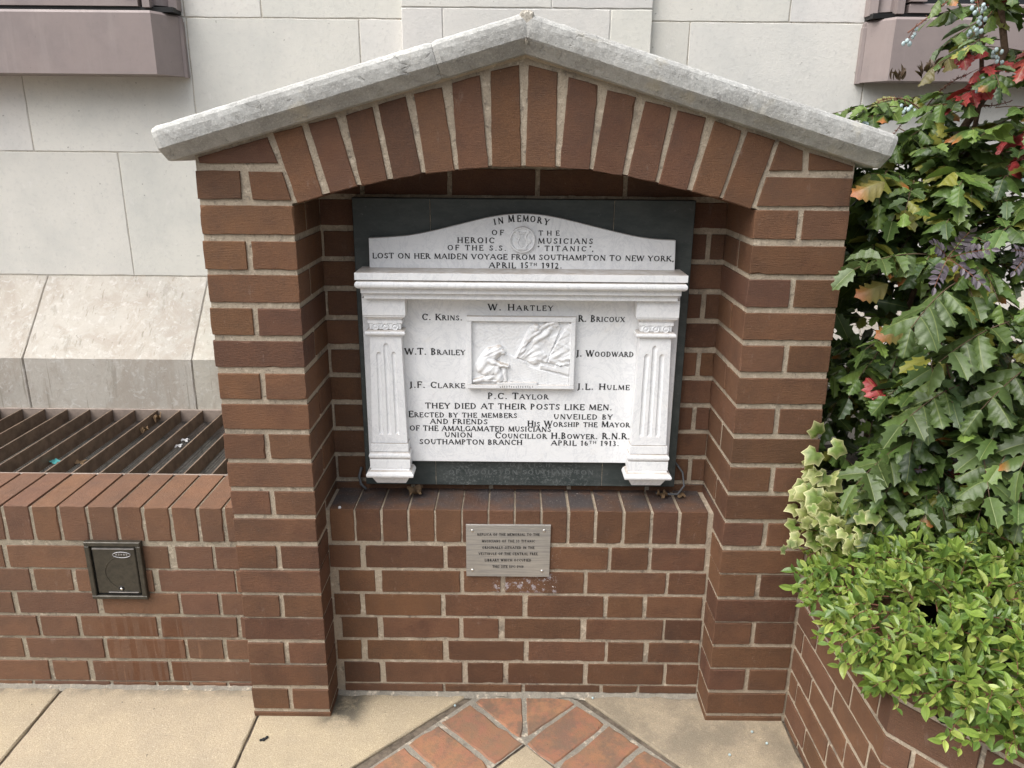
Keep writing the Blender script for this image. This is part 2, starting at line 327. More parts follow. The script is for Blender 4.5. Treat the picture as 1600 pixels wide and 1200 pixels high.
VOUSS = [[(-0.5593,1.5758),(-0.495,1.5924),(-0.4592,1.4419),(-0.5173,1.4235)],[(-0.4803,1.5966),(-0.4187,1.6112),(-0.3797,1.4637),(-0.4415,1.4463)],[(-0.3973,1.6153),(-0.3372,1.6338),(-0.3096,1.4769),(-0.3688,1.4638)],[(-0.3244,1.6378),(-0.2635,1.6553),(-0.2325,1.4922),(-0.2966,1.4779)],[(-0.2449,1.6602),(-0.1834,1.6756),(-0.1577,1.4991),(-0.2226,1.4923)],[(-0.1615,1.6836),(-0.1008,1.7004),(-0.0822,1.5073),(-0.1491,1.5)],[(-0.0771,1.7084),(-0.0156,1.7212),(-0.0081,1.5087),(-0.0736,1.509)],[(0.0058,1.7214),(0.0684,1.7076),(0.068,1.5085),(0.0017,1.5096)],[(0.0924,1.6982),(0.1568,1.6831),(0.1449,1.5038),(0.0793,1.5074)],[(0.1782,1.6723),(0.2418,1.6583),(0.2201,1.492),(0.1536,1.5018)],[(0.262,1.6506),(0.32,1.6372),(0.2952,1.478),(0.2318,1.49)],[(0.3348,1.6314),(0.3984,1.6172),(0.3681,1.4597),(0.3029,1.4739)],[(0.418,1.6102),(0.4791,1.5906),(0.4433,1.4434),(0.3791,1.4577)],[(0.4933,1.5887),(0.5555,1.571),(0.5152,1.4215),(0.45,1.4414)]]
INFILL = [[(-0.7418,1.4941),(-0.6423,1.495),(-0.6439,1.4339),(-0.7438,1.4324)],[(-0.6223,1.4937),(-0.5467,1.4934),(-0.5305,1.4314),(-0.6186,1.432)],[(-0.7342,1.5232),(-0.5742,1.5675),(-0.5552,1.5123),(-0.7321,1.5108)],[(0.5657,1.569),(0.6192,1.5491),(0.6222,1.5067),(0.549,1.5061)],[(0.6347,1.5451),(0.7357,1.5172),(0.7371,1.5068),(0.6372,1.5068)],[(0.5449,1.4919),(0.7394,1.4902),(0.7384,1.429),(0.5291,1.4272)]]
LOWER = [(0.4293,0.4972,[(-0.5263,-0.4411),(-0.426,-0.2112),(-0.1997,0.0167),(0.0291,0.2453),(0.255,0.356),(0.3666,0.5126)]),(0.3528,0.4192,[(-0.5042,-0.4036),(-0.3839,-0.1651),(-0.1543,-0.0521),(-0.0387,0.1807),(0.1915,0.4098),(0.4187,0.5225)]),(0.276,0.3436,[(-0.5213,-0.4478),(-0.4342,-0.2203),(-0.2076,0.0097),(0.0251,0.239),(0.2513,0.3499),(0.3625,0.518)]),(0.2028,0.2676,[(-0.5038,-0.403),(-0.3865,-0.1695),(-0.1577,-0.057),(-0.0396,0.1771),(0.1935,0.4118),(0.4191,0.5223)]),(0.1281,0.192,[(-0.5229,-0.4526),(-0.435,-0.2176),(-0.2009,0.0153),(0.0301,0.2498),(0.2591,0.3606),(0.3762,0.521)]),(0.0504,0.1183,[(-0.5048,-0.402),(-0.3852,-0.1629),(-0.1461,-0.0434),(-0.0285,0.1897),(0.2037,0.4227),(0.4339,0.5251)]),(0.0203,0.0438,[(-0.506,-0.2199),(-0.2124,0.0113),(0.0207,0.2405),(0.2499,0.3512),(0.3568,0.5238)])]
SILL = [(0.5109,0.6081,[(-0.5178,-0.4531),(-0.4478,-0.3811),(-0.3742,-0.3075),(-0.3007,-0.234),(-0.2289,-0.1605),(-0.1557,-0.0887),(-0.0835,-0.017),(-0.0117,0.0556),(0.0614,0.1282),(0.1369,0.2025),(0.2112,0.2793),(0.2881,0.3553),(0.3641,0.4304),(0.44,0.5113)])]
LEFTROWS = [(0.4091,0.4778,[(-1.5633,-1.4464),(-1.432,-1.2145),(-1.2001,-0.9828),(-0.9612,-0.8589),(-0.8499,-0.7369)]),(0.335,0.403,[(-1.5783,-1.3839),(-1.3711,-1.264),(-1.2513,-1.0354),(-1.0172,-0.8033),(-0.7979,-0.7435)]),(0.2615,0.3278,[(-1.5935,-1.4467),(-1.4302,-1.2064),(-1.1899,-0.9718),(-0.9627,-0.8583),(-0.8473,-0.732)]),(0.1855,0.251,[(-1.6087,-1.3881),(-1.377,-1.2732),(-1.2603,-1.0436),(-1.0307,-0.8124),(-0.7995,-0.72)]),(0.1112,0.1758,[(-1.6242,-1.4444),(-1.4294,-1.2086),(-1.1955,-0.9711),(-0.9618,-0.8609),(-0.8478,-0.7264)]),(0.0334,0.0994,[(-1.6395,-1.3804),(-1.3672,-1.2651),(-1.2481,-1.029),(-1.0177,-0.7705)]),(0.0164,0.0277,[(-1.6491,-1.4398),(-1.4322,-1.2078),(-1.1983,-1.0729),(-1.0653,-0.9722),(-0.9646,-0.8621),(-0.8545,-0.7368)])]
CAPX = [-1.4231,-1.3456,-1.2699,-1.1907,-1.1116,-1.0377,-0.9611,-0.8857,-0.8145]
TEXT = [('OF',(-0.0803,1.3374),(-0.0494,1.3372),0.0128),('THE',(0.0393,1.3375),(0.092,1.3377),0.0117),('HEROIC',(-0.1677,1.3167),(-0.0729,1.3169),0.014),('MUSICIANS',(0.0379,1.3169),(0.1781,1.317),0.0137),('OF THE S.S.',(-0.1931,1.2983),(-0.0427,1.298),0.013),('"',(0.0366,1.2978),(0.0448,1.2978),0.0133),('TITANIC',(0.0554,1.2983),(0.1617,1.2984),0.0128),('",',(0.169,1.2985),(0.1804,1.2986),0.0133),('LOST ON HER MAIDEN VOYAGE FROM SOUTHAMPTON TO NEW YORK,',(-0.3854,1.276),(0.3872,1.2748),0.0136),('APRIL 15^TH 1912.',(-0.0868,1.2538),(0.1008,1.2542),0.0141),('W. Hartley',(-0.0894,1.143),(0.0804,1.1432),0.017),('C. Krins.',(-0.2633,1.1155),(-0.1566,1.1154),0.0167),('R. Bricoux',(0.1475,1.1148),(0.2692,1.1148),0.0171),('W.T. Brailey',(-0.3109,1.0212),(-0.1499,1.0216),0.0175),('J. Woodward',(0.1447,1.0202),(0.298,1.0203),0.0176),('J.F. Clarke',(-0.3018,0.9288),(-0.1517,0.9291),0.0171),('J.L. Hulme',(0.1504,0.9281),(0.2919,0.9282),0.0171),('P.C. Taylor',(-0.0904,0.899),(0.0742,0.8993),0.0173),('THEY DIED AT THEIR POSTS LIKE MEN.',(-0.2601,0.8704),(0.2471,0.8699),0.0158),('Erected by the members',(-0.3062,0.845),(-0.0101,0.8452),0.017),('AND FRIENDS',(-0.2481,0.8261),(-0.0905,0.8262),0.0141),('OF THE AMALGAMATED MUSICIANS',(-0.3048,0.8057),(0.0834,0.8055),0.0146),('UNION',(-0.2085,0.7872),(-0.1328,0.787),0.0142),('SOUTHAMPTON BRANCH',(-0.2786,0.766),(0.0048,0.7662),0.0148),('UNVEILED BY',(0.0895,0.8428),(0.2501,0.8431),0.0141),('His Worship the Mayor',(0.0182,0.8207),(0.2985,0.8207),0.0171),('Councillor H.Bowyer. R.N.R.',(-0.0711,0.7851),(0.3004,0.7858),0.0177),('APRIL 16^TH 1913.',(0.0843,0.7659),(0.2715,0.7655),0.0147)]
SLATETEXT = [('OF WOOLSTON SOUTHAMPTON',(-0.2014,0.6676),(0.2065,0.6702),0.0138),('CORNISH',(-0.0517,0.6926),(0.0851,0.693),0.0127)]
PLAQTEXT = [('REPLICA OF THE MEMORIAL TO THE',(-0.1157,0.5346),(0.0542,0.536),0.0074),('MUSICIANS OF THE SS TITANIC',(-0.1035,0.5146),(0.0423,0.5157),0.0074),('ORIGINALLY SITUATED IN THE',(-0.1027,0.4945),(0.0408,0.4956),0.0075),('VESTIBULE OF THE CENTRAL FREE',(-0.1124,0.4754),(0.05,0.4767),0.0075),('LIBRARY WHICH OCCUPIED',(-0.0957,0.4556),(0.0327,0.4566),0.0076),('THIS SITE 1893-1940',(-0.0744,0.4359),(0.0117,0.4364),0.0076)]
PED = [(-0.393, 1.3268), (-0.3538, 1.3288), (-0.2885, 1.3342), (-0.2313, 1.3459), (-0.158, 1.3642), (-0.0932, 1.3806), (-0.0448, 1.3889), (0.0035, 1.3917), (0.0519, 1.3882), (0.1006, 1.3792), (0.1658, 1.3638), (0.2378, 1.3469), (0.2969, 1.3346), (0.346, 1.3294), (0.3884, 1.3282)]
MEMORY = [(-0.0706, 1.3629), (-0.056, 1.3659), (-0.0302, 1.3701), (-0.0108, 1.3715), (0.0054, 1.3717), (0.0232, 1.3706), (0.0402, 1.3676), (0.0573, 1.3637)]
TOPS = [1.4185, 1.3376, 1.2595, 1.1798, 1.1002, 1.0184, 0.9395, 0.8603, 0.7826, 0.7048, 0.627, 0.5473, 0.4753, 0.3998, 0.3286, 0.2519, 0.1797, 0.1018]

# ================================================================ ground
def struct(mb, name, mat):
    o = mb.build(name, mat); o['kind'] = 'structure'; return o
mb = MB(); mb.add([(-40,-40,G-.008),(40,-40,G-.008),(40,12,G-.008),(-40,12,G-.008)], [(0,1,2,3)]); struct(mb, 'ground', M['joint'])
def slab(mb, poly, bev=.003, jit=.0008, tint=None, z=G, seg=.03):
    t = random.uniform(.92, 1.06); prism(mb, poly, (0,0,z), (1,0,0), (0,1,0), (0,0,1), .02, bev=bev, jit=jit, seg=seg, tint=tint or (t, t, t*random.uniform(.96, 1.02)))
mb = MB(); yb = .112
slab(mb, rect(-1.95, -1.349, -.755, yb)); slab(mb, rect(-1.341, -.738, -.755, yb))
slab(mb, [(-.730, -.472), (-.730, yb), (-.45, yb), (-.141, .1005)])
slab(mb, [(.182, .1005), (.5, yb), (.745, yb), (.745, -.517)])
slab(mb, [(.022, -.100), (-.72, -.855), (.72, -.855)])
for i in range(4): slab(mb, rect(-1.957-i*.61-.602, -1.957-i*.61, -.755, yb), seg=.2)
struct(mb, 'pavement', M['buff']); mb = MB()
for i in range(-6, 6):
    for j in range(9):
        slab(mb, rect(i*.61+.004, i*.61+.606, -.86-j*.61-.602, -.86-j*.61), seg=.2)
struct(mb, 'unseen_paving', M['grey'])  # unseen paving, made grey to weaken light bounced up into the niche
mb = MB()
def ptint():
    c = np.array(random.choice([(.31,.165,.09),(.28,.145,.08),(.25,.135,.08),(.30,.15,.085)])); return tuple(c*random.uniform(.88, 1.08))
slab(mb, [(-.122, .067), (-.108, .084), (.0125, .087), (.0135, -.072), (.003, -.072)], .004, .0013, ptint())
slab(mb, [(.0245, .0865), (.150, .082), (.166, .062), (.0265, -.066)], .004, .0013, ptint())
A = Vector((.0165, -.0905)); 
for s in (-1, 1):
    dl = Vector((s*.707, -.707)); nl = Vector((s*.707, .707)) if False else Vector((-dl.y*s, dl.x*s))
    if nl.y < 0: nl = -nl
    for i in range(7):
        p = A+dl*(.004+i*.1185); a0, a1 = p, p+dl*.1055
        slab(mb, [tuple(a0), tuple(a1), tuple(a1+nl*.214), tuple(a0+nl*.214)], .004, .0014, ptint())
        
struct(mb, 'brick_paving', M['paver'])
mb = MB(); q = [(.0165,-.0945), (-.75,-.861), (-.90,-.72), (-.128,.088), (-.10,.0975), (.14,.0975), (.172,.080), (.93,-.72), (.78,-.861)]
mb.add([(x, y, G-.0035) for x, y in q], [(0,1,2,3,4,5,6,7,8)]); struct(mb, 'paving_bed', M['bed'])
mb = MB()
for x0, x1, y in ((-2.6, -.74, .117), (-.5275, .5275, .10)):
    n = int((x1-x0)/.02); vs = []
    for i in range(n+1): x = x0+(x1-x0)*i/n; vs += [(x, y+.004, G+.0085+random.gauss(0, .0012)), (x, y-.010+random.gauss(0, .0025), G+.0015), (x, y-.016+random.gauss(0, .003), G-.004)]
    mb.add(vs, [(3*i+k, 3*i+k+1, 3*i+k+4, 3*i+k+3) for i in range(n) for k in (0, 1)])
struct(mb, 'cement_strip', M['bed'])

# ================================================================ stone building behind
bld = thing('stone_building', 'pale ashlar stone building wall with brown metal window boxes behind the brick memorial', 'building', (0, 1.17, G))
mb = MB(); mm = MB(); W = 1.17
def st(): t = random.uniform(.925, 1.05); return (t, t*random.uniform(.988, 1.004), t*random.uniform(.955, 1.0))
rows = [(1.0614, 1.52, [-3.1,-2.3,-1.4918,-.72,.12,.86,1.66,2.4,3.1]), (1.52, 1.977, [-3.1,-2.42,-1.80,-1.187,-.5767,-.41]), (1.52, 1.977, [.44,.5897,1.228,1.9,2.5,3.1]),
        (1.977, 2.44, [-3.1,-2.2,-1.19,-.9179,-.41]), (1.977, 2.44, [.44,.9371,1.30,2.1,3.1])]
for z0, z1, xs in rows:
    for a, b in zip(xs, xs[1:]): prism(mb, rect(a+.0018, b-.0018, z0+.0018, z1-.0018), (0,W,0), **XZ, depth=.1, bev=.0018, jit=.0005, seg=.04, tint=st())
for k in range(5):
    for i in range(-4, 5): prism(mb, rect(i*.8+.002, i*.8+.798, 2.442+k*.46, 2.898+k*.46), (0,W,0), **XZ, depth=.1, seg=.3, tint=st())
mb.build('wall', M['ashlar'], bld)
mm.box(-3.3, 3.3, W+.0018, W+.5, G-.01, 4.75, (1,1,1)); mm.build('wall_pointing', M['pointing'], bld)
mb = MB(); Y = 1.145
for z0, z1, xs in [(1.0614, 1.52, [-.4228,.02,.4511]), (1.52, 2.0118, [-.4228,-.279,.306,.4511]), (2.0118, 2.45, [-.4228,.1,.4511]), (2.45, 2.95, [-.4228,.25,.4511]), (2.95, 4.7, [-.4228,.4511])]:
    for a, b in zip(xs, xs[1:]): prism(mb, rect(a+(.002 if a > -.4 else 0), b-(.002 if b < .4 else 0), z0+.0022, z1-.0022), (0,Y,0), **XZ, depth=.05, bev=.0018, jit=.0005, seg=.04, tint=st())
mb.box(-.4205, .449, Y+.004, Y+.05, 1.0614, 4.7)
mb.build('pilaster', M['ashlar'], bld)
mb = MB(); xs = [-3.06,-2.447,-1.826,-1.2045,-.58,.04,.66,1.28,1.9,2.52,3.14]
for a, b in zip(xs, xs[1:]):
    prism(mb, [(W+.1, G-.01), (.93, G-.01), (.93, .793), (W-.0005, 1.0590), (W+.1, 1.0590)], (b-.0025,0,0), (0,1,0), (0,0,1), (1,0,0), b-a-.005, bev=.003, jit=.0006, seg=.05, tint=st())
mb.build('plinth', M['plinth'], bld)
mb = MB(); mb.add([(x, y, z) for x in (-3.06, 3.14) for y, z in ((W+.05, G-.02), (.936, G-.02), (.936, .79), (W, 1.052))], [(0,1,2,3), (7,6,5,4), (1,5,6,2), (2,6,7,3)]); mb.build('plinth_pointing', M['pointing'], bld)
def window(s, label):
    """s = -1 left window, +1 right window; x measured away from the middle"""
    X = lambda x: s*x
    m = MB()
    def plan(pts, z0, z1, b=.006):
        pts = [(X(x), y) for x, y in pts]; prism(m, pts, (0,0,z1), (1,0,0), (0,1,0), (0,0,1), z1-z0, bev=b, jit=0, seg=9)
    plan([(2.7,1.172),(1.196,1.172),(1.196,1.150),(1.203,1.148),(1.258,1.05),(2.7,1.05)], 1.780, 1.982, .009)
    win = m.build('window_sill', M['metal'], bld, label=label)
    m = MB(); plan([(1.203,1.172),(1.193,1.172),(1.193,1.150),(1.203,1.146)], 1.777, 1.962, .002); m.build('end_cap', M['metal'], win)
    m = MB(); plan([(1.31,1.175),(1.225,1.175),(1.225,1.14),(1.262,1.115),(1.31,1.115)], 2.006, 3.3); plan([(1.222,1.175),(1.197,1.175),(1.197,1.13),(1.222,1.12)], 1.995, 3.3); plan([(2.7,1.13),(1.315,1.13),(1.315,1.092),(2.7,1.092)], 2.000, 2.03)
    plan([(1.37,1.15),(1.315,1.15),(1.315,1.085),(1.37,1.085)], 2.034, 3.3, .004); plan([(1.297,1.12),(1.272,1.12),(1.272,1.085),(1.297,1.085)], 1.996, 3.3, .003)
    m.build('window_frame', M['metal'], bld)
    m = MB(); m.box(min(X(2.7), X(1.2)), max(X(2.7), X(1.2)), 1.10, 1.168, 1.983, 1.999); m.build('sill_gap_shade', M['gap_lock_black'], bld)  # near-black box paints the shade in the gap above the sill
    m = MB(); m.box(min(X(2.7), X(1.371)), max(X(2.7), X(1.371)), 1.135, 1.15, 2.034, 3.3); m.build('pane', M['glass'], bld)
window(-1, 'brown metal window box at the far left'); window(1, 'brown metal window box behind the holly leaves')

# ================================================================ brick memorial
mem = thing('brick_memorial', 'brown brick gabled memorial niche with a pale stone coping and segmental arch', 'memorial', (0, .17, G))
XI, XO = .5275, .7435
bk = MB()
def fb(poly, y=0., depth=.1, tint=None, **kw):
    prism(bk, poly, (0,y,0), **XZ, depth=depth, tint=tint or brick_tint(), push=random.uniform(-.0012, .0009), chip=.03, **kw)
BH = .0648
for k, top in enumerate(TOPS):
    n = 18-k; z0, z1 = top-BH, top
    for s in (-1, 1):
        stretch = (n % 2 == 0) == (s < 0)
        dx = random.uniform(-.0012, .0012)
        xi = XI+.001*((k-9)/9.)+dx; xo = XO+random.uniform(-.002, .002)
        if stretch:
            a, b = sorted((s*xi, s*xo)); fb(rect(a, b, z0, z1), depth=.1025)
            a, b = sorted((s*xi, s*(xi+.1)))
            prism(bk, rect(a, b, z0, z1), (0,.1165,0), **XZ, depth=.13, tint=brick_tint())
        else:
            mid = (xi+xo)/2+random.uniform(-.003, .003)
            for p, q in ((xi, mid-.0065), (mid+.0065, xo)):
                a, b = sorted((s*p, s*q)); fb(rect(a, b, z0, z1), depth=.24)
for s in (-1, 1):
    a, b = sorted((s*XI, s*XO)); fb(rect(a, b, G-.002, .0245), depth=.24)
for q in VOUSS: fb(q, depth=.2, bev=.0015)
for q in INFILL: fb(q, depth=.1)
for i, (z0, z1, xs) in enumerate(LOWER):
    for a, b in xs: fb(rect(a, b, z0, z1), y=.10)
for z0, z1, xs in SILL:
    for a, b in xs: fb(rect(a, b, z0, z1), y=.10, depth=.139)
# back wall of the niche
zt = TOPS[:11]+[1.497, 1.575]
for k, top in enumerate(sorted(zt)):
    x = -.527+.0065 if k % 2 else -.527; first = True
    while x < .527:
        L = (.1 if k % 2 else .2125) if first else .2125
        fb(rect(x, min(x+L, .527), top-BH, top), y=.238); x += L+.0125; first = False
bk.build('brickwork', M['brick'], mem)
mo = MB(); i_ = .003
pts = [(-XO+i_, G-.005), (-XI-i_, G-.005), (-XI-i_, 1.4235)]
intr = [(q[3], q[2]) for q in VOUSS]
pts += [(-.5185, 1.4265)]
for a, b in intr: pts += [(a[0], a[1]+i_), (b[0], b[1]+i_)]
pts += [(XI+i_, 1.4215), (XI+i_, G-.005), (XO-i_, G-.005), (XO-i_, 1.530), (.0, 1.746), (-XO+i_, 1.534)]
extrude_poly(mo, pts, .0045, .36)
mo.box(-XI-.01, XI+.01, .103, .239, G-.005, .6035)
mo.box(-XI-.01, XI+.01, .2415, .355, .60, 1.65)
mo.build('mortar', M['mortar'], mem)
# mortar fillet under the coping
mo = MB()
for s in (-1, 1):
    mo.add([(s*.742, .002, 1.531), (s*.742, -.016, 1.546), (s*.742, .02, 1.56), (0, .002, 1.735), (0, -.016, 1.75), (0, .02, 1.764)], [(0,3,4,1), (1,4,5,2)])
mo.build('bedding_mortar', M['mortar'], mem)
# coping slabs
def coping(p0, p1, name='coping_stone', label=None):
    """slab along the gable from p0 to p1 (x,z on its top edge); rough weathered stone"""
    a = Vector((p0[0], 0, p0[1])); b = Vector((p1[0], 0, p1[1])); L = (b-a).length; d = (b-a)/L
    nz = Vector((-d.z, 0, d.x)); nz = nz if nz.z > 0 else -nz
    prof = [(.42, -.078), (.10, -.077), (.0, -.076), (-.020, -.0745), (-.033, -.062), (-.0465, -.050), (-.0495, -.047), (-.051, -.035), (-.0515, -.022), (-.050, -.011), (-.045, -.004), (-.037, -.0005), (.0, .003), (.1, .012), (.42, .03)]
    n = int(L/.011); vs = []; m = len(prof)
    for i in range(n+1):
        t = i/n; e = min(i, n-i)
        for j, (y, h) in enumerate(prof):
            k = 1.0 if e else .94
            hh = -.038+(h+.038)*k; yy = y*k if y < 0 else y
            j1 = random.gauss(0, .00035) if 3 <= j <= 11 else 0
            vs.append(a+d*(L*t)+nz*(hh+random.gauss(0, .0003))+Vector((0, yy+j1, 0)))
    fs = [(i*m+j, i*m+j+1, (i+1)*m+j+1, (i+1)*m+j) for i in range(n) for j in range(m-1)]
    if d.x > 0: fs = [q[::-1] for q in fs]
    fs += [tuple(range(m)), tuple(n*m+j for j in range(m))[::-1]]
    mb = MB(); t = random.uniform(.95, 1.04); mb.add(vs, fs, (t, t, t*.99)); return mb.build(name, M['coping'], mem, smooth=False, label=label)
coping((-.812, 1.586), (-.2025, 1.7619)); coping((-.2018, 1.7621), (-.004, 1.8192)); coping((.8075, 1.5835), (.004, 1.8182), label='pitted right coping stone')
mb = MB(); prism(mb, [(-.0155, 1.815), (-.0075, 1.7745), (-.001, 1.757), (.006, 1.774), (.0145, 1.815), (.008, 1.822), (-.009, 1.8225)], (0,-.049,0), **XZ, depth=.3, bev=.004, jit=.0012, seg=.006); mb.build('ridge_mortar', M['pointing'], mem)

# ================================================================ low wall with coping on the left
lw = thing('low_brick_wall', 'low brown brick wall with a brick-on-edge coping left of the memorial', 'wall', (-1.35, .23, G))
bk = MB()
for z0, z1, xs in LEFTROWS:
    for a, b in xs: fb(rect(a, b, z0, z1), y=.117)
    x = xs[0][0]-.0125
    while x > -2.6: fb(rect(x-.2125, x, z0, z1), y=.117); x -= .225
x = -.738-.0675
xs = [(-.8865+i*-.0767) for i in range(-1, 24)]
jo = sorted(CAPX)+[]
left = jo[0]
edges = jo+[jo[-1]+.0765]
while edges[0] > -2.5: edges.insert(0, edges[0]-.0767)
for a, b in zip(edges, edges[1:]):
    z = random.uniform(-.0015, .0015); fb(rect(a+.0045, b-.0045, .4945, .600+z), y=.117, depth=.217, bev=.0022)
bk.build('brickwork', M['brick_left'], lw)
mo = MB(); mo.box(-2.6, -.72, .1205, .33, G-.005, .5945); mo.build('mortar', M['mortar_dirty'], lw)

# ================================================================ planter wall on the right
mo = MB(); mo.box(.7415, .7545, .004, .30, G-.005, .592); mo.build('corner_mortar', M['mortar'], mem)
pl = thing('planter_wall', 'brown brick planter wall with a folded corner below the green shrubs', 'planter', (.95, -.3, G))
bk = MB(); mo = MB(); YC = -.492; D2 = Vector((.63, -.7766)); 
def pbrick(face, a, b, z0, z1, tint=None):
    if face == 0: prism(bk, rect(a, b, z0, z1), (.75,0,0), (0,-1,0), (0,0,1), (-1,0,0), .09, tint=tint or brick_tint(), push=random.uniform(-.001, .001), chip=.03)
    else: prism(bk, rect(a, b, z0, z1), (.75,YC,0), (D2.x,D2.y,0), (0,0,1), (D2.y,-D2.x,0), .09, tint=tint or brick_tint(), push=random.uniform(-.001, .001), chip=.03)
prow = [(.5035, .598, [.08,.29]), (.411, .4915, [.047,.2525,.446]), (.3365, .3985, [-.08,.1258,.3313]), (.2655, .3275, [.047,.2530,.4378]), (.1885, .2525, [-.08,.1285,.3432]), (.1145, .1755, [.05,.2612,.462]), (.038, .1015, [-.08,.1347,.345]), (G-.002, .0245, [.1,.31])]
for z0, z1, js in prow:
    e = [-.004]+[j for j in js if j > 0]+[-YC]
    for i in range(len(e)-1): 
        last = i == len(e)-2
        pbrick(0, e[i]+.005, e[i+1]-(0 if last else .005), z0, z1)
    off = .2125-(e[-1]-e[-2]-.005) if e[-1]-e[-2] < .2 else .11
    a = .0; b = max(.05, off)
    while a < 1.2: pbrick(1, a+(.005 if a else 0), b-.005, z0, z1); a, b = b, b+.2235
bk.build('brickwork', M['brick_plain'], pl)
P3 = Vector((.75, YC))+D2*1.2; I = .0035
mo.add([(.75+I, .3, z) for z in (G-.005, .594)]+[(.75+I, YC+.003, z) for z in (G-.005, .594)]+[(P3.x+I, P3.y+I, z) for z in (G-.005, .594)]+[(P3.x+.09, P3.y+.08, .594), (.86, YC+.05, .594), (.86, .3, .594), (P3.x+.09, P3.y+.08, .4), (.86, YC+.05, .4), (.86, .3, .4)],
       [(0,2,3,1), (2,4,5,3), (1,3,7,8), (3,5,6,7), (8,7,10,11), (7,6,9,10)])
mo.build('mortar', M['mortar'], pl)
mb = MB(); nn = 14; vs = [(.80+2.2*i/nn, -1.4+2.3*j/nn, .50+random.uniform(-.02, .02)) for i in range(nn+1) for j in range(nn+1)]
vs = [v for v in vs]; fs = [(i*(nn+1)+j, (i+1)*(nn+1)+j, (i+1)*(nn+1)+j+1, i*(nn+1)+j+1) for i in range(nn) for j in range(nn)]
keep = []
for q in fs:
    cx = sum(vs[i][0] for i in q)/4; cy = sum(vs[i][1] for i in q)/4
    # inside the planter: right of the left face and behind the angled face
    ins = cx > .80 and ((cy-YC)*D2.x-(cx-.75)*D2.y) > .06
    if ins: keep.append(q)
mb.add(vs, keep); mb.build('soil', M['dark'], pl)

# ================================================================ marble memorial tablet
tb = thing('memorial_tablet', 'white marble memorial tablet with pilasters and black lettering on a dark slate backing', 'memorial tablet', (0, .22, .635))
mb = MB()
for a, b in ((-.4355, -.2378), (-.2368, .2305), (.2315, .437)): mb.rbox(a, b, .205, .2365, .6345, 1.4255, .0015)
mb.build('slate_backing', M['slate'], tb)
for a in (-.238, .2303): mb = MB(); mb.box(a, a+.0014, .2053, .22, .636, 1.424); mb.build('backing_joint', M['bed'], tb)
mb = MB(); mb.rbox(-.419, .411, .185, .2045, .7145, 1.186, .0015); mb.build('inscription_panel', M['marble'], tb)
mb = MB(); top = []
for i in range(len(PED)-1):
    for t in (0, .34, .67): top.append((PED[i][0]*(1-t)+PED[i+1][0]*t, PED[i][1]*(1-t)+PED[i+1][1]*t))
top.append(PED[-1]); sm = [top[0]]+[((top[i-1][0]+top[i][0]*2+top[i+1][0])/4, (top[i-1][1]+top[i][1]*2+top[i+1][1])/4) for i in range(1, len(top)-1)]+[top[-1]]
prism(mb, [(-.394, 1.2515)]+[(.391, 1.2515)]+sm[::-1], (0,.185,0), **XZ, depth=.0195, bev=.001, jit=0, seg=9); mb.build('pediment', M['marble'], tb)
def lathe_x(mb, x0, x1, prof, yb=.204, taper=True):
    """moulding: profile of (y, z) swept in x with mitred returns at both ends"""
    n = len(prof); y_out = min(y for y, z in prof); vs = []
    for y, z in prof: ins = (y-y_out) if taper else 0; vs += [(x0+ins, yb, z), (x0+ins, y, z), (x1-ins, y, z), (x1-ins, yb, z)]
    fs = []
    for i in range(n-1):
        for k in range(3): fs.append((i*4+k, i*4+k+1, (i+1)*4+k+1, (i+1)*4+k))
    fs += [(0, 3, 2, 1), tuple((n-1)*4+k for k in (0, 1, 2, 3))]
    fs = [q[::-1] for q in fs] if prof[0][1] < prof[-1][1] else fs
    mb.add(vs, [q for q in fs])
def arc(y, z, r, a0, a1, n=7, ry=None):
    return [(y-(ry or r)*math.cos(R(a0+(a1-a0)*i/n)), z+r*math.sin(R(a0+(a1-a0)*i/n))) for i in range(n+1)]
mb = MB(); C0 = -.0045
lathe_x(mb, C0-.4125, C0+.4125, [(.101, 1.2335), (.1, 1.2345), (.1, 1.251), (.101, 1.252)])
lathe_x(mb, C0-.4135, C0+.4135, arc(.109, 1.2215, .0105, -90, 90, 8), taper=True)
lathe_x(mb, C0-.402, C0+.402, [(.116, 1.1975), (.115, 1.1985), (.115, 1.2095), (.116, 1.211)])
lathe_x(mb, C0-.396, C0+.396, [(.127, 1.1815), (.126, 1.1825), (.126, 1.1965), (.127, 1.1975)])
mb.build('cornice', M['marble'], tb)
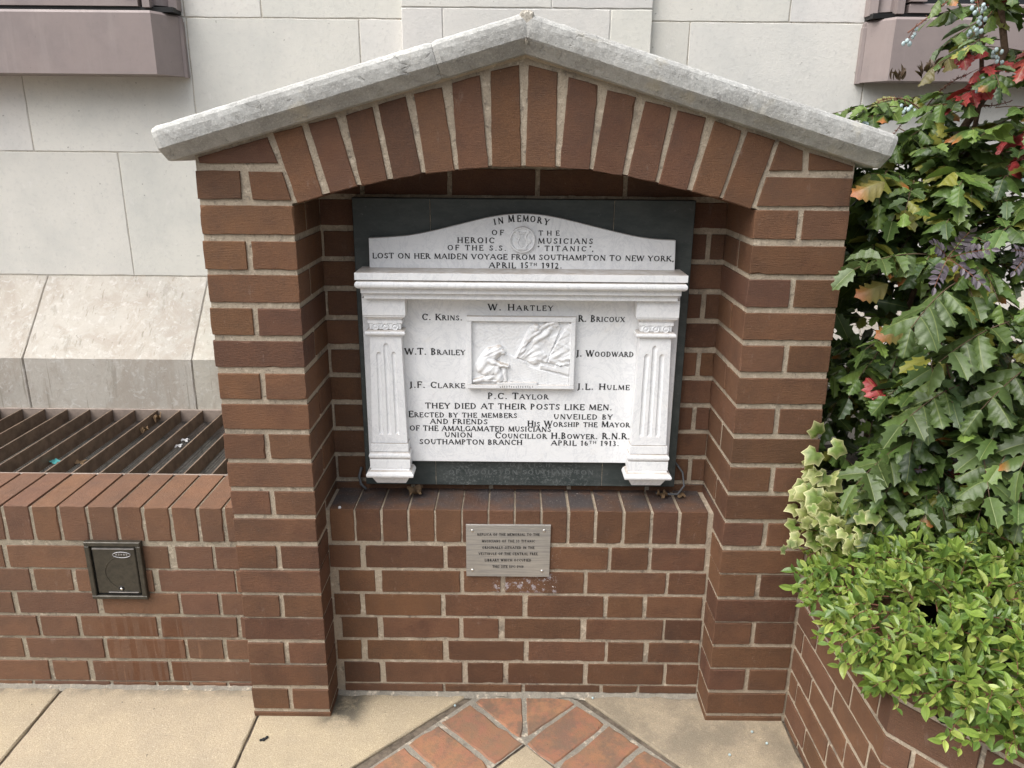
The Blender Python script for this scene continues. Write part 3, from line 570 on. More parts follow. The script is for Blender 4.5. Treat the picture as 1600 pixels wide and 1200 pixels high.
def pilaster(cx):
    e = MB()
    ma = lambda h0, prof: lathe_x(e, cx-h0, cx+h0, prof, .1845)
    ma(.0545, [(.1405, 1.136), (.14, 1.137), (.14, 1.181), (.1405, 1.1815)])
    ma(.0525, [(.152, 1.1215), (.1515, 1.123), (.149, 1.126), (.145, 1.129), (.142, 1.132), (.1415, 1.1355)])
    ma(.0445, [(.151, 1.1125), (.15, 1.1135), (.15, 1.1205), (.151, 1.1215)])
    ma(.0405, [(.1525, 1.097), (.152, 1.0975), (.152, 1.112), (.1525, 1.1125)])
    ma(.0515, arc(.148, 1.0885, .0075, -90, 90, 7))
    pil = e.build('pilaster', M['marble'], tb)
    # shaft with three round-ended flutes, widening downwards
    e = MB(); z1, z0 = 1.0805, .7825; ny = .150
    nx, nzz = 60, 90; vs = []
    for j in range(nzz+1):
        t = j/nzz; z = z0+(z1-z0)*t; hw = .0475+(.0405-.0475)*t
        for i in range(nx+1):
            u = -1+2*i/nx; x = u*hw; y = ny
            for f, zt in ((-.47, 1.030), (0, 1.053), (.47, 1.030)):
                dx = (u-f)*hw; r = .0058; zc = min(max(z, .812), zt); dist = math.hypot(dx, (z-zc))
                if dist < r: y = ny+.0045*math.sqrt(max(0, 1-(dist/r)**2))
            vs.append((cx+x, y, z))
    fs = [(j*(nx+1)+i, j*(nx+1)+i+1, (j+1)*(nx+1)+i+1, (j+1)*(nx+1)+i) for j in range(nzz) for i in range(nx)]
    e.add(vs, fs)
    for s in (-1, 1): e.add([(cx+s*.0475, ny, z0), (cx+s*.0475, .1845, z0), (cx+s*.0405, .1845, z1), (cx+s*.0405, ny, z1)], [(0,1,2,3) if s < 0 else (3,2,1,0)])
    e.build('shaft', M['marble'], pil)
    e = MB()
    ma(.0505, [(.1455, .7585), (.145, .7595), (.145, .780), (.1455, .7815)])
    ma(.0565, arc(.146, .748, .0095, -90, 90, 7, .008)); ma(.0545, [(.1415, .7115), (.141, .7125), (.141, .735), (.1415, .738)])
    ma(.0645, [(.131, .688), (.128, .690), (.1265, .6945), (.1275, .699), (.132, .7045), (.138, .708), (.1395, .7115)])
    ma(.052, [(.1535, .6625), (.151, .664), (.1395, .686), (.139, .688)])
    e.build('base', M['marble'], pil)
    for k in (-1, 0, 1):
        e = MB(); c = Vector((cx+k*.0255, .152, 1.1045)); n = 20; vs = []
        prof = [(.0098, .001), (.0096, -.0022), (.0085, -.003), (.0073, -.0022), (.0066, -.0004), (.0045, -.0002), (.0034, -.0022), (.0018, -.0028), (.0, -.0026)]
        for r, y in prof:
            for q in range(n):
                rr_ = r*(1+(.09*math.cos(5*2*math.pi*q/n+k) if r < .005 else 0)); vs.append((c.x+rr_*math.cos(2*math.pi*q/n), c.y+y, c.z+rr_*math.sin(2*math.pi*q/n)))
        e.add(vs, [(i*n+q, i*n+(q+1) % n, (i+1)*n+(q+1) % n, (i+1)*n+q) for i in range(len(prof)-1) for q in range(n)])
        e.build('rosette', M['marble'], pil, smooth=True)
pilaster(-.3545); pilaster(.3465)

# ---- carved relief
def relief_heights(NX, NZ):
    X, Yp = np.meshgrid(np.linspace(150, 1430, NX), np.linspace(1025, 220, NZ))   # in carving units
    H = .5+.35*np.sin(X/17+np.sin(Yp/23)*2)*np.sin(Yp/13+np.cos(X/31)*1.7)+rng.normal(0, .16, X.shape)
    H[Yp > 575] = .4
    def inside(poly):
        m = np.zeros(X.shape, bool); j = len(poly)-1
        for i in range(len(poly)):
            (xi, yi), (xj, yj) = poly[i], poly[j]
            m ^= ((yi > Yp) != (yj > Yp)) & (X < (xj-xi)*(Yp-yi)/(yj-yi+1e-9)+xi); j = i
        return m
    def pol(poly, h, tex=None):
        nonlocal H
        m = inside(poly); v = h if tex is None else h+tex; H = np.where(m, np.maximum(H, v), H)
    def cap(x0, y0, x1, y1, r0, r1, h, base=0.):
        nonlocal H
        dx, dy = x1-x0, y1-y0; t = np.clip(((X-x0)*dx+(Yp-y0)*dy)/(dx*dx+dy*dy+1e-9), 0, 1); r = r0+(r1-r0)*t
        d = np.hypot(X-x0-t*dx, Yp-y0-t*dy)/r; H = np.where(d < 1, np.maximum(H, base+h*np.sqrt(np.clip(1-d*d, 0, 1))), H)
    dots = np.where((np.mod(X, 38) < 13) & (np.mod(Yp+X*.25, 34) < 11), -.7, 0)
    pol([(520,700),(545,610),(640,650),(730,680),(860,740),(900,790),(1080,840),(1430,930),(1430,1030),(560,1030)], 3.2, dots+.4*np.sin(X/60)*np.sin(Yp/50))
    pol([(1050,750),(1130,765),(1240,800),(1250,770),(1330,790),(1345,765),(1430,800),(1430,915),(1330,880),(1030,820)], 4.6, -.8*(np.abs((Yp-.24*X-560)) < 9))
    pol([(735,660),(780,560),(900,500),(980,385),(1120,270),(1260,228),(1310,300),(1250,430),(1200,560),(1130,740),(960,760),(780,690)], 4.2, 1.3*np.sin(X/38+Yp/90+1.2*np.sin(Yp/60))+.9*np.sin(Yp/42-X/130))
    pol([(1410,245),(1432,245),(1432,700),(1140,745),(1170,650),(1240,500)], 5.4, .7*np.sin((X+1.2*Yp)/45)+.5*np.sin(Yp/30))
    pol([(1160,700),(1240,650),(1430,640),(1430,760),(1300,780),(1160,740)], 5.0, 1.0*np.sin(Yp/14+X/90))
    cap(740, 670, 880, 430, 16, 40, 4.5, 1.5); cap(880, 440, 940, 340, 48, 52, 6, 1.5); cap(985, 300, 990, 312, 48, 46, 7.5, 1.5); cap(930, 400, 1040, 340, 30, 24, 5.5, 2.5); cap(1030, 320, 1140, 250, 26, 30, 6, 2); cap(1140, 250, 1250, 230, 34, 22, 5, 2)
    # bowed kneeling figure with long hair and drapery
    cap(330, 760, 400, 640, 108, 92, 7.5, 1); cap(400, 650, 500, 585, 92, 66, 8, 1.2); cap(505, 592, 560, 610, 56, 34, 8.5, 1.5)
    cap(300, 800, 360, 850, 100, 85, 7, 1.5); cap(380, 720, 540, 775, 44, 30, 8.5, 3); cap(540, 770, 620, 785, 28, 24, 8.5, 3.5)
    cap(470, 830, 520, 960, 55, 50, 7, 3); cap(400, 850, 470, 800, 60, 50, 8, 2.5); cap(180, 985, 460, 925, 26, 44, 6, 1.5); cap(570, 820, 600, 965, 34, 24, 5.5, 3); cap(180, 975, 660, 985, 14, 14, 4.5, 2)
    fig = ((X-390)/215)**2+((Yp-760)/245)**2 < 1
    H = np.where(fig & (H > 4), H+.9*np.sin(X/19+Yp/31+1.5*np.sin(Yp/70)), H)
    H = np.where((X > 280) & (X < 580) & (Yp < 690-.28*(X-280)) & (H > 4), H+.7*np.sin((Yp+.5*X)/9), H)
    rock = (X > 760) & (Yp < 790) & (H > 3.4); ph = np.arctan2(Yp-760, X-700)
    H = np.where(rock, H+(.5*np.sin(ph*30+np.sin(X/47)*1.5))+.95*np.sin(X/21+np.sin(Yp/33)*2.2)*np.sin(Yp/27)+.9*(np.sin(X/63+Yp/41) > .55), H)
    for _ in range(1):
        Hp = np.pad(H, 1, mode='edge'); H = (Hp[1:-1,1:-1]*4+Hp[:-2,1:-1]+Hp[2:,1:-1]+Hp[1:-1,:-2]+Hp[1:-1,2:])/8
    return H*.00135
rx0, rx1, rz0, rz1 = -.1445, .1400, .9335, 1.1295
mb = MB(); yf = .1675; fw = .0125
prism(mb, rect(rx0, rx1, rz1-fw, rz1), (0,yf,0), **XZ, depth=.017, bev=.001, jit=0, seg=9); prism(mb, rect(rx0, rx1, rz0, rz0+.0105), (0,yf,0), **XZ, depth=.017, bev=.001, jit=0, seg=9)
prism(mb, rect(rx0, rx0+fw, rz0+.0105, rz1-fw), (0,yf,0), **XZ, depth=.017, bev=.001, jit=0, seg=9); prism(mb, rect(rx1-fw, rx1, rz0+.0105, rz1-fw), (0,yf,0), **XZ, depth=.017, bev=.001, jit=0, seg=9)
prism(mb, rect(-.0655, .0425, rz0+.0105, rz0+.018), (0,yf+.0004,0), **XZ, depth=.017, bev=.001, jit=0, seg=9)
rel = mb.build('relief_panel', M['marble'], tb)
NX, NZ = 200, 128; H = relief_heights(NX, NZ); mb = MB()
vs = [(rx0+fw+(rx1-rx0-2*fw)*i/(NX-1), yf+.0115-H[j, i], rz0+.0105+(rz1-rz0-fw-.0105)*j/(NZ-1)) for j in range(NZ) for i in range(NX)]
mb.add(vs, [(j*NX+i, j*NX+i+1, (j+1)*NX+i+1, (j+1)*NX+i) for j in range(NZ-1) for i in range(NX-1)]); mb.build('carving', M['marble'], rel, smooth=True)
# ---- lyre medallion
_kp = [(.10,-.62),(.26,-.52),(.38,-.32),(.36,-.10),(.25,.10),(.24,.30),(.34,.48),(.43,.60)]
LYRE = [(_kp[i][0]*(1-t)+_kp[i+1][0]*t, _kp[i][1]*(1-t)+_kp[i+1][1]*t) for i in range(7) for t in (0, .33, .67)]
mc = Vector((-.0013, .185, 1.3262)); NR, NA = 44, 96; mr = .0335; vs = []
for i in range(NR+1):
    r = i/NR
    for k in range(NA):
        a = 2*math.pi*k/NA; x, z = r*math.cos(a), r*math.sin(a); h = .0042
        if r > .83: h = .0042+.0042*math.sqrt(max(0, 1-((r-.915)/.085)**2))
        else:
            ax = abs(x)
            dm = min(math.hypot(ax-p[0], z-p[1]) for p in LYRE)
            if dm < .085: h += .0032*math.sqrt(1-(dm/.085)**2)
            if math.hypot(ax-.42, z-.60) < .12: h = .0076
            if abs(z-.50) < .055 and ax < .42: h = max(h, .0072)
            if -.74 < z < -.60 and ax < .34: h = max(h, .0074)
            if ax < .21 and abs((ax % .1)-.05) < .026 and -.52 < z < .46: h = max(h, .0062)
            dl = math.hypot(ax-.50, z+.08); 
            if dl < .20: h = max(h, .0048+.0024*math.sqrt(1-(dl/.20)**2))
        vs.append((mc.x+mr*x, mc.y-h, mc.z+mr*z))
for k in range(NA): a = 2*math.pi*k/NA; vs.append((mc.x+mr*math.cos(a), mc.y+.002, mc.z+mr*math.sin(a)))
mb = MB(); mb.add(vs, [(i*NA+k, (i+1)*NA+k, (i+1)*NA+(k+1) % NA, i*NA+(k+1) % NA) for i in range(NR+1) for k in range(NA)]); mb.build('medallion', M['marble'], tb, smooth=True)

# ---- lettering: a small roman stroke alphabet, strokes (x0,y0,x1,y1,weight), arcs ('a',cx,cy,rx,ry,a0,a1)
K, N_ = .215, .125     # thick and thin
GL = {
'A': (.86, [(.04,0,.43,1,N_), (.43,1,.82,0,K), (.2,.36,.66,.36,N_)]), 'B': (.66, [(.14,0,.14,1,K), ('a',.3,.755,.24,.245,-90,90), ('a',.3,.265,.3,.265,-90,90), (.14,1,.32,1,N_), (.14,.52,.32,.52,N_), (.14,.0,.32,.0,N_)]),
'C': (.80, [('a',.46,.5,.40,.52,42,318), (.76,.72,.76,.95,N_)]), 'D': (.82, [(.14,0,.14,1,K), ('a',.32,.5,.44,.5,-90,90), (.14,1,.34,1,N_), (.14,0,.34,0,N_)]),
'E': (.64, [(.14,0,.14,1,K), (.14,1,.58,1,N_), (.14,.53,.48,.53,N_), (.14,0,.62,0,N_), (.57,1,.57,.80,N_), (.60,0,.60,.22,N_), (.47,.42,.47,.64,N_)]), 'F': (.60, [(.14,0,.14,1,K), (.14,1,.58,1,N_), (.14,.52,.48,.52,N_), (.57,1,.57,.80,N_), (.47,.42,.47,.62,N_)]),
'G': (.86, [('a',.46,.5,.40,.52,45,345), (.76,0.05,.76,.42,K), (.62,.42,.88,.42,N_), (.76,.74,.76,.95,N_)]), 'H': (.84, [(.14,0,.14,1,K), (.70,0,.70,1,K), (.14,.51,.70,.51,N_)]),
'I': (.30, [(.15,0,.15,1,K)]), 'J': (.42, [(.24,.0,.24,1,K), ('a',.06,.0,.18,.2,-100,0)]), 'K': (.78, [(.14,0,.14,1,K), (.14,.42,.66,1,N_), (.32,.58,.72,0,K)]),
'L': (.62, [(.14,0,.14,1,K), (.14,0,.6,0,N_), (.59,0,.59,.22,N_)]), 'M': (.98, [(.12,0,.16,1,N_), (.16,1,.49,.06,K), (.49,.06,.82,1,N_), (.82,1,.88,0,K)]), 'N': (.84, [(.13,0,.13,1,N_), (.13,1,.71,0,K), (.71,0,.71,1,N_)]),
'O': (.92, [('a',.46,.5,.42,.52,0,360)]), 'P': (.64, [(.14,0,.14,1,K), ('a',.3,.73,.28,.27,-90,90), (.14,1,.32,1,N_), (.14,.46,.32,.46,N_)]), 'R': (.74, [(.14,0,.14,1,K), ('a',.3,.74,.27,.26,-90,90), (.14,1,.32,1,N_), (.14,.48,.32,.48,N_), (.36,.48,.70,0,K)]),
'S': (.60, [('a',.30,.755,.23,.255,30,270), ('a',.30,.255,.25,.265,-150,90), (.51,.74,.51,.94,N_), (.07,.06,.07,.28,N_)]), 'T': (.74, [(.37,0,.37,1,K), (.05,1,.69,1,N_), (.06,1,.06,.8,N_), (.68,1,.68,.8,N_)]),
'U': (.80, [(.14,.36,.14,1,K), (.67,.3,.67,1,N_), ('a',.405,.34,.265,.36,180,360)]), 'V': (.80, [(.05,1,.40,0,K), (.40,0,.75,1,N_)]), 'W': (1.12, [(.05,1,.34,0,K), (.34,0,.56,1,N_), (.56,1,.80,0,K), (.80,0,1.07,1,N_)]),
'X': (.76, [(.06,1,.70,0,K), (.06,0,.70,1,N_)]), 'Y': (.76, [(.05,1,.38,.48,K), (.38,.48,.71,1,N_), (.38,0,.38,.48,K)]),
'1': (.36, [(.2,0,.2,1,K), (.05,.82,.2,1,N_)]), '2': (.6, [('a',.28,.73,.22,.27,-25,160), (.47,.62,.08,.03,N_), (.06,.03,.54,.03,K)]), '3': (.56, [('a',.26,.76,.20,.24,-90,140), ('a',.26,.26,.24,.27,-140,90)]), '4': (.62, [(.42,0,.42,1,K), (.42,1,.05,.32,N_), (.05,.32,.58,.32,N_)]),
'5': (.58, [('a',.27,.3,.24,.31,-150,115), (.14,.55,.18,1,N_), (.18,1,.5,1,K)]), '6': (.62, [('a',.31,.3,.24,.30,0,360), ('a',.46,.4,.40,.62,115,190)]), '8': (.6, [('a',.3,.74,.21,.25,0,360), ('a',.3,.25,.25,.27,0,360)]), '9': (.62, [('a',.31,.70,.24,.30,0,360), ('a',.16,.6,.40,.62,-65,10)]),
'0': (.66, [('a',.33,.5,.26,.52,0,360)]), '.': (.28, [(.14,0,.14,.15,K)]), ',': (.28, [(.16,.13,.10,-.15,K)]), '"': (.36, [(.11,.76,.13,1,N_+.03), (.25,.76,.27,1,N_+.03)]), '-': (.4, [(.06,.42,.34,.42,N_+.02)]), ' ': (.36, [])}
TERM = set('AFHIKMNPRTVWXY1')
def glyph(mb, ch, ox, oz, dx, dz, sx, sz, y, cnt, serif=True, depth=.0004):
    """writes one character; (dx,dz) is the unit baseline direction"""
    up = (-dz, dx)
    def P(px, py): return (ox+dx*px*sx+up[0]*py*sz, oz+dz*px*sx+up[1]*py*sz)
    def quad(pts):
        cnt[0] += 1; yy = y-(cnt[0] % 11)*.00003
        vs = [(P(*p)[0], yy, P(*p)[1]) for p in pts]; a = sum(vs[i][0]*vs[(i+1) % 4][2]-vs[(i+1) % 4][0]*vs[i][2] for i in range(4))
        mb.add(vs, [(0,1,2,3) if a > 0 else (3,2,1,0)])
    asp = sx/sz
    for st_ in GL[ch][1]:
        if st_[0] == 'a':
            _, cx, cy, rx, ry, a0, a1 = st_; n = max(4, int(abs(a1-a0)/24)); pr = None
            for i in range(n+1):
                a = R(a0+(a1-a0)*i/n); c, s_ = math.cos(a), math.sin(a); wgt = N_+(K-N_)*abs(c)**1.5; wx = wgt*.5/asp
                o = (cx+(rx)*c, cy+(ry)*s_); q = (cx+(rx-wx*2)*c, cy+(ry-wgt)*s_)
                if pr: quad([pr[0], o, q, pr[1]])
                pr = (o, q)
        else:
            x0, y0, x1, y1, wt = st_; L = math.hypot((x1-x0)*asp, y1-y0); ux, uy = (x1-x0)*asp/L, (y1-y0)/L; hx, hy = -uy*wt/2/asp, ux*wt/2
            quad([(x0+hx, y0+hy), (x0-hx, y0-hy), (x1-hx, y1-hy), (x1+hx, y1+hy)])
            if serif and ch in TERM | set('BDELUJ') and abs(uy) > .6:
                for px, py in ((x0, y0), (x1, y1)):
                    if py in (0, 1) and not (ch in 'AMNVW' and any(abs(px-q[0])+abs(py-q[1]) < .01 or abs(px-q[2])+abs(py-q[3]) < .01 for q in GL[ch][1] if q is not st_ and q[0] != 'a')):
                        w_ = (wt/2+.085)/asp*.9; yy = .03 if py == 0 else .97
                        quad([(px-w_, yy-.035), (px+w_, yy-.035), (px+w_, yy+.035), (px-w_, yy+.035)])
def write(mb, txt, p0, p1, cap, y, cnt, track=.10, serif=True, small=.78):
    items = []; sup = False
    for ch in txt:
        if ch == '^': sup = True; continue
        if sup and ch == ' ': sup = False
        k = small if ch.islower() else 1.; up_ = 0.
        if sup: k, up_ = .55, .42
        items.append((ch.upper(), k, up_))
    wd = [GL[c][0]*k for c, k, u in items]; tot = sum(wd)+track*(len(items)-1)
    L = math.hypot(p1[0]-p0[0], p1[1]-p0[1]); dx, dz = (p1[0]-p0[0])/L, (p1[1]-p0[1])/L
    nat = tot*cap; g = L/nat; sx = cap*min(1.28, max(.85, g)); extra = (L-sx*tot)/max(1, len(items)-1); x = 0
    for (c, k, u), w_ in zip(items, wd):
        glyph(mb, c, p0[0]+dx*x-dz*u*cap, p0[1]+dz*x+dx*u*cap, dx, dz, sx*k, cap*k, y, cnt, serif)
        x += (w_+track)*sx+extra
mb = MB(); cnt = [0]
for t_, a, b, c in TEXT: write(mb, t_, a, b, c, .1845, cnt)
for ch, p, ang in zip('INMEMORY', MEMORY, (12, 9, 5, 1, -2, -6, -9, -13)):
    gw = GL[ch][0]*.0155; d = (math.cos(R(ang)), math.sin(R(ang))); glyph(mb, ch, p[0]-d[0]*gw/2, p[1]-d[1]*gw/2, d[0], d[1], .0158, .0152 if ch != 'M' or p[0] > -.02 else .0172, .1845, cnt)
mb.build('lettering', M['lead'], tb)
mb = MB()
for i in range(15): x = -.058+i*.0062+random.uniform(-.001, .001); glyph(mb, random.choice('IJL1I'), x, rz0+.0035+random.uniform(-.001, .001), 1, 0, .0045, .0052, yf-.0004, cnt, False)
mb.build('relief_inscription', M['lead'], rel)
mb = MB()
for t_, a, b, c in SLATETEXT: write(mb, t_, a, b, c, .2046, cnt, .25, False)
mb.build('faint_lettering', M['etched'], tb)

# ================================================================ steel plaque
pq = thing('metal_plaque', 'small brushed steel plaque screwed to the brick wall under the memorial tablet', 'plaque', (-.031, .098, .408))
mb = MB(); prism(mb, [(-.1468, .4082), (.0836, .4082), (.0848, .5684), (-.147, .5672)], (0,.0945,0), **XZ, depth=.005, bev=.0006, jit=0, seg=9); mb.build('plate', M['steel'], pq)
for x, z in ((-.1295, .5495), (.0665, .5515), (-.1300, .4275), (.0630, .4265)):
    mb = MB(); mb.ball((x, .0945, z), .0043, 12, 8, (1, .55, 1)); mb.build('screw', M['screw'], pq, smooth=True)
mb = MB()
for t_, a, b, c in PLAQTEXT: write(mb, t_, a, b, c, .0941, cnt, .22)
mb.build('lettering', M['lead'], pq)

# ================================================================ bronze meter cover
mt = thing('meter_cover', 'dark bronze square meter cover with an oval badge set in the low brick wall', 'meter cover', (-1.127, .117, .318))
x0, x1, z0, z1 = -1.207, -1.051, .3178, .4978; mb = MB(); f = .0135
for r_ in (rect(x0, x1, z1-f, z1), rect(x0, x1, z0, z0+f*.8), rect(x0, x0+f, z0+f*.8, z1-f), rect(x1-f, x1, z0+f*.8, z1-f)): prism(mb, r_, (0,.103,0), **XZ, depth=.03, bev=.0018, jit=0, seg=9)
mb.build('frame', M['bronze'], mt)
mb = MB(); mb.box(x0+.01, x1-.01, .1125, .125, z0+.008, z1-.01); mb.build('recess_shade', M['gap_lock_black'], mt)  # near-black sheet paints the shade between door and frame
mb = MB(); a, b, c, d = x0+.018, x1-.018, z0+.0165, z1-.0185
prism(mb, rect(a, b, c, d), (0,.107,0), **XZ, depth=.006, bev=.0025, jit=0, seg=9)
el = [((b-.004)+(.088)*math.cos(R(t))*.99, (c+d)/2-.006+.062*math.sin(R(t))) for t in range(95, 266, 6)]
for r0, r1, yy in ((1., .975, .1063),):
    mb.tube([(x, .1068, z) for x, z in el], .0012, n=5)
door = mb.build('door', M['bronze'], mt)
for q in ((a+.002, b-.002, .1058, .1069, d-.0045, d-.0022), (a+.03, b-.006, .1052, .1069, c+.0035, c+.0058)): mb = MB(); mb.box(*q); mb.build('edge_strip', M['bright'], door)
mb = MB(); ec = (x0+.100, z1-.040); n = 36; pts = [(ec[0]+.0245*math.cos(2*math.pi*i/n), .1062, ec[1]+.0085*math.sin(2*math.pi*i/n)) for i in range(n+1)]
mb.tube(pts, .0011, n=5)
for i in range(5): mb.box(ec[0]-.0165+i*.0072, ec[0]-.0125+i*.0072, .1058, .1068, ec[1]-.0012, ec[1]+.0032)
mb.build('badge', M['bright'], door)
mb = MB(); mb.ball((x0+.0855, .1068, c+.016), .0085, 16, 8, (1, .25, 1)); lk = mb.build('lock', M['gap_lock_black'], door, smooth=True)
mb = MB(); mb.rbox(x0+.0825, x0+.0885, .1035, .1068, c+.013, c+.019, .0006); mb.build('key_square', M['screw'], lk)

# ================================================================ floor grating left
gr = thing('metal_grating', 'brown metal slatted grating over a light well behind the low brick wall', 'grating', (-1.5, .63, .45))
mb = MB(); mb.rbox(-2.6, -.70, .335, .342, .48, .5995, .001); mb.rbox(-2.6, -.70, .921, .9285, .49, .601, .001); mb.build('frame', M['grate_frame'], gr)
x = -1.86+.0845*-8
while x < -.72:
    mb = MB(); mb.rbox(x-.0022, x+.0022, .3425, .9205, .5545, .5985, .0006); mb.build('bar', M['grate'], gr); x += .0845
mb = MB()
x = -2.0
while x < -.70: mb.box(x, x+.0016, .343, .92, .5525, .5535); x += .0105
y = .35
while y < .92: mb.box(-2.0, -.70, y, y+.0016, .5536, .5546); y += .0105
mb.build('wire_mesh', M['mesh'], gr)
mb = MB(); mb.add([(-2.6,.33,.25),(-.7,.33,.25),(-.7,.93,.25),(-2.6,.93,.25)], [(0,1,2,3)]); mb.build('well_floor', M['dark'], gr)

# ================================================================ plants
class Fol:
    """collects many leaves as numpy blocks"""
    def __init__(s): s.V = []; s.F = []; s.T = []; s.n = 0
    def leaf(s, proto, p, X, Z, L, Wd, tint):
        v, f, tv = proto; X = np.array(X, float); X /= np.linalg.norm(X); Z = np.array(Z, float); Z -= X*Z.dot(X); Z /= np.linalg.norm(Z)+1e-9; Y = np.cross(Z, X)
        s.V.append(np.array(p)+(v[:, :1]*X*L+v[:, 1:2]*Y*Wd+v[:, 2:]*Z*L)); s.F.append(f+s.n); s.n += len(v)
        s.T.append(tv(np.array(tint)) if callable(tv) else np.repeat(np.array([tint]), len(v), 0))
    def build(s, name, mat, parent, label=None):
        mb = MB(); V = np.concatenate(s.V); F = np.concatenate(s.F); T = np.concatenate(s.T); mb.v = V.tolist(); mb.f = F.tolist(); mb.t = T.tolist()
        return mb.build(name, mat, parent, smooth=True, label=label)
def strip_leaf(width, n, spine=None, fold=.22, droop=.25, mid_mix=.45, tipc=None, curl=0.):
    """leaf along +x, length 1, half width from width(t); optional spines; returns proto"""
    vs = []; 
    for i in range(n+1):
        t = i/n; hw = h0 = width(t)
        if spine is not None and 0 < i < n: hw *= spine[i % len(spine)]
        z = -droop*t*t; tt = t+(0.05 if spine is not None and 0 < i < n and spine[i % len(spine)] > 1 else 0)
        zz = z+fold*h0-curl*h0*h0*4; nm = min(.028, h0*.3); zn = z+fold*nm
        vs += [(t, 0, z-.004), (t, nm, zn), (t, -nm, zn), (tt, hw, zz), (tt, -hw, zz)]
    fs = []
    for i in range(n): a, b = 5*i, 5*i+5; fs += [(a, b, b+1, a+1), (b, a, a+2, b+2), (a+1, b+1, b+3, a+3), (b+2, a+2, a+4, b+4)]
    vs = np.array(vs)
    def tv(c):
        T = np.repeat(c[None], len(vs), 0)*np.where(np.arange(len(vs)) % 5 >= 3, 1.12, .92)[:, None]; T[0::5] = T[0::5]*(1-mid_mix)+np.array((.28, .31, .10))*mid_mix
        if tipc is not None:
            k = np.clip((vs[:, 0]-.5)*2.2, 0, 1)[:, None]*tipc[1]; T = T*(1-k)+np.array(tipc[0])*k
        return T
    return vs, np.array(fs), tv
oval = lambda t: .5*math.sin(math.pi*min(1, max(0, t))**.8)**.75 if 0 < t < 1 else .0
holly = [strip_leaf(lambda t: .50*math.sin(math.pi*t**.74)**.66 if 0 < t < 1 else 0., 12, (.88, 1.30, .84), f, d, .5, None, c) for f, d, c in ((.2, .25, .1), (.1, .45, .3), (.35, .1, .0), (.15, .3, .45))]
holly_rust = strip_leaf(lambda t: .50*math.sin(math.pi*t**.72)**.62 if 0 < t < 1 else 0., 10, (1.22, .84), .15, .5, .3, ((.42, .13, .04), .95), .4)
small = [strip_leaf(lambda t: .5*math.sin(math.pi*t)**.85 if 0 < t < 1 else 0., 6, None, f, d, .3) for f, d in ((.22, .1), (.15, .25), (.3, .0))]
def ivy_proto(curl):
    ang = [-180, -150, -118, -95, -62, -40, -20, 0, 20, 40, 62, 95, 118, 150]; rad = [.15, .52, .72, .62, .84, .66, .76, 1.0, .76, .66, .84, .62, .72, .52]
    vs = [(.28, 0, 0)]
    for ring in (.55, .88, 1.):
        for a, r in zip(ang, rad):
            x, y = .28+ring*r*.72*math.cos(R(a)), ring*r*.72*math.sin(R(a)); vs.append((x, y, -curl*(x-.28)**2-curl*.8*y*y+.05*ring*math.cos(3*R(a))))
    n = len(ang); fs = [(0, 1+k, 1+(k+1) % n, 1+(k+1) % n) for k in range(n)]
    q = []
    for r in range(2):
        for k in range(n): q.append((1+r*n+k, 1+(r+1)*n+k, 1+(r+1)*n+(k+1) % n, 1+r*n+(k+1) % n))
    vs = np.array(vs)
    def tv(c):
        T = np.repeat(c[None], len(vs), 0); cream = np.array((.66, .63, .34))
        T[1+n:1+2*n] = c*.6+cream*.4; T[1+2*n:] = cream; T[1:1+n] = c*rng.uniform(.75, 1.3, (n, 1)); return T
    return vs, fs, q, tv
def unit(v): v = np.array(v, float); return v/(np.linalg.norm(v)+1e-9)

# ---- holly-leaved mahonia
mh = thing('mahonia_bush', 'tall mahonia bush with spiny holly-like leaves, some red, and pale blue berries', 'bush', (1.15, .2, .5))
fol = Fol(); stems = MB()
def green():
    r = rng.random()
    if r < .55: c = np.array((.050, .088, .030))
    elif r < .80: c = np.array((.085, .135, .040))
    elif r < .93: c = np.array((.034, .062, .030))
    else: c = np.array((.16, .17, .045))
    return c*np.array((1.45, 1.36, 1.0))*rng.uniform(.6, 1.3)
def pinnate(p, d, L, pairs, ll, tint_f, up=(0, 0, 1), droop=.5, proto=None, w=.50, f=None, st=None, r=.0016):
    p = np.array(p, float); d = unit(d); side = unit(np.cross(d, up)); upv = unit(np.cross(side, d)); pts = []
    for i in range(7):
        t = i/6; pts.append(p+d*L*t-np.array((0, 0, 1))*droop*L*t*t*.6)
    (stems if st is None else st).tube([tuple(q) for q in pts], r, r*.5, 4)
    for k in range(pairs+1):
        t = .28+.72*k/pairs; q = pts[0]+d*L*t-np.array((0, 0, 1))*droop*L*t*t*.6; dd = unit(d-np.array((0, 0, 1))*droop*t*1.2)
        for s in ((-1, 1) if k < pairs else (0,)):
            ax = unit(dd*(.55 if s else 1)+side*s*.95+rng.normal(0, .13, 3)-np.array((0, 0, .18)))
            nz = unit(upv+side*s*-.25+rng.normal(0, .22, 3))
            lf = ll*(1-.25*abs(t-.55))*rng.uniform(.85, 1.12); pr = proto if proto is not None else holly[rng.integers(len(holly))]
            if proto is None and rng.random() < .035: pr = holly_rust
            (f or fol).leaf(pr, q, ax, nz, lf, lf*w*rng.uniform(.9, 1.15), tint_f())
ELL = [((1.16,.27,1.15),(.36,.36,.40),90), ((1.12,.33,1.44),(.36,.36,.20),70), ((1.20,-.02,.86),(.36,.26,.28),85), ((1.30,-.06,1.22),(.28,.26,.36),55), ((1.02,.06,.80),(.22,.18,.22),45), ((.99,.12,1.15),(.16,.22,.34),52), ((1.0,.34,1.5),(.17,.2,.12),26)]
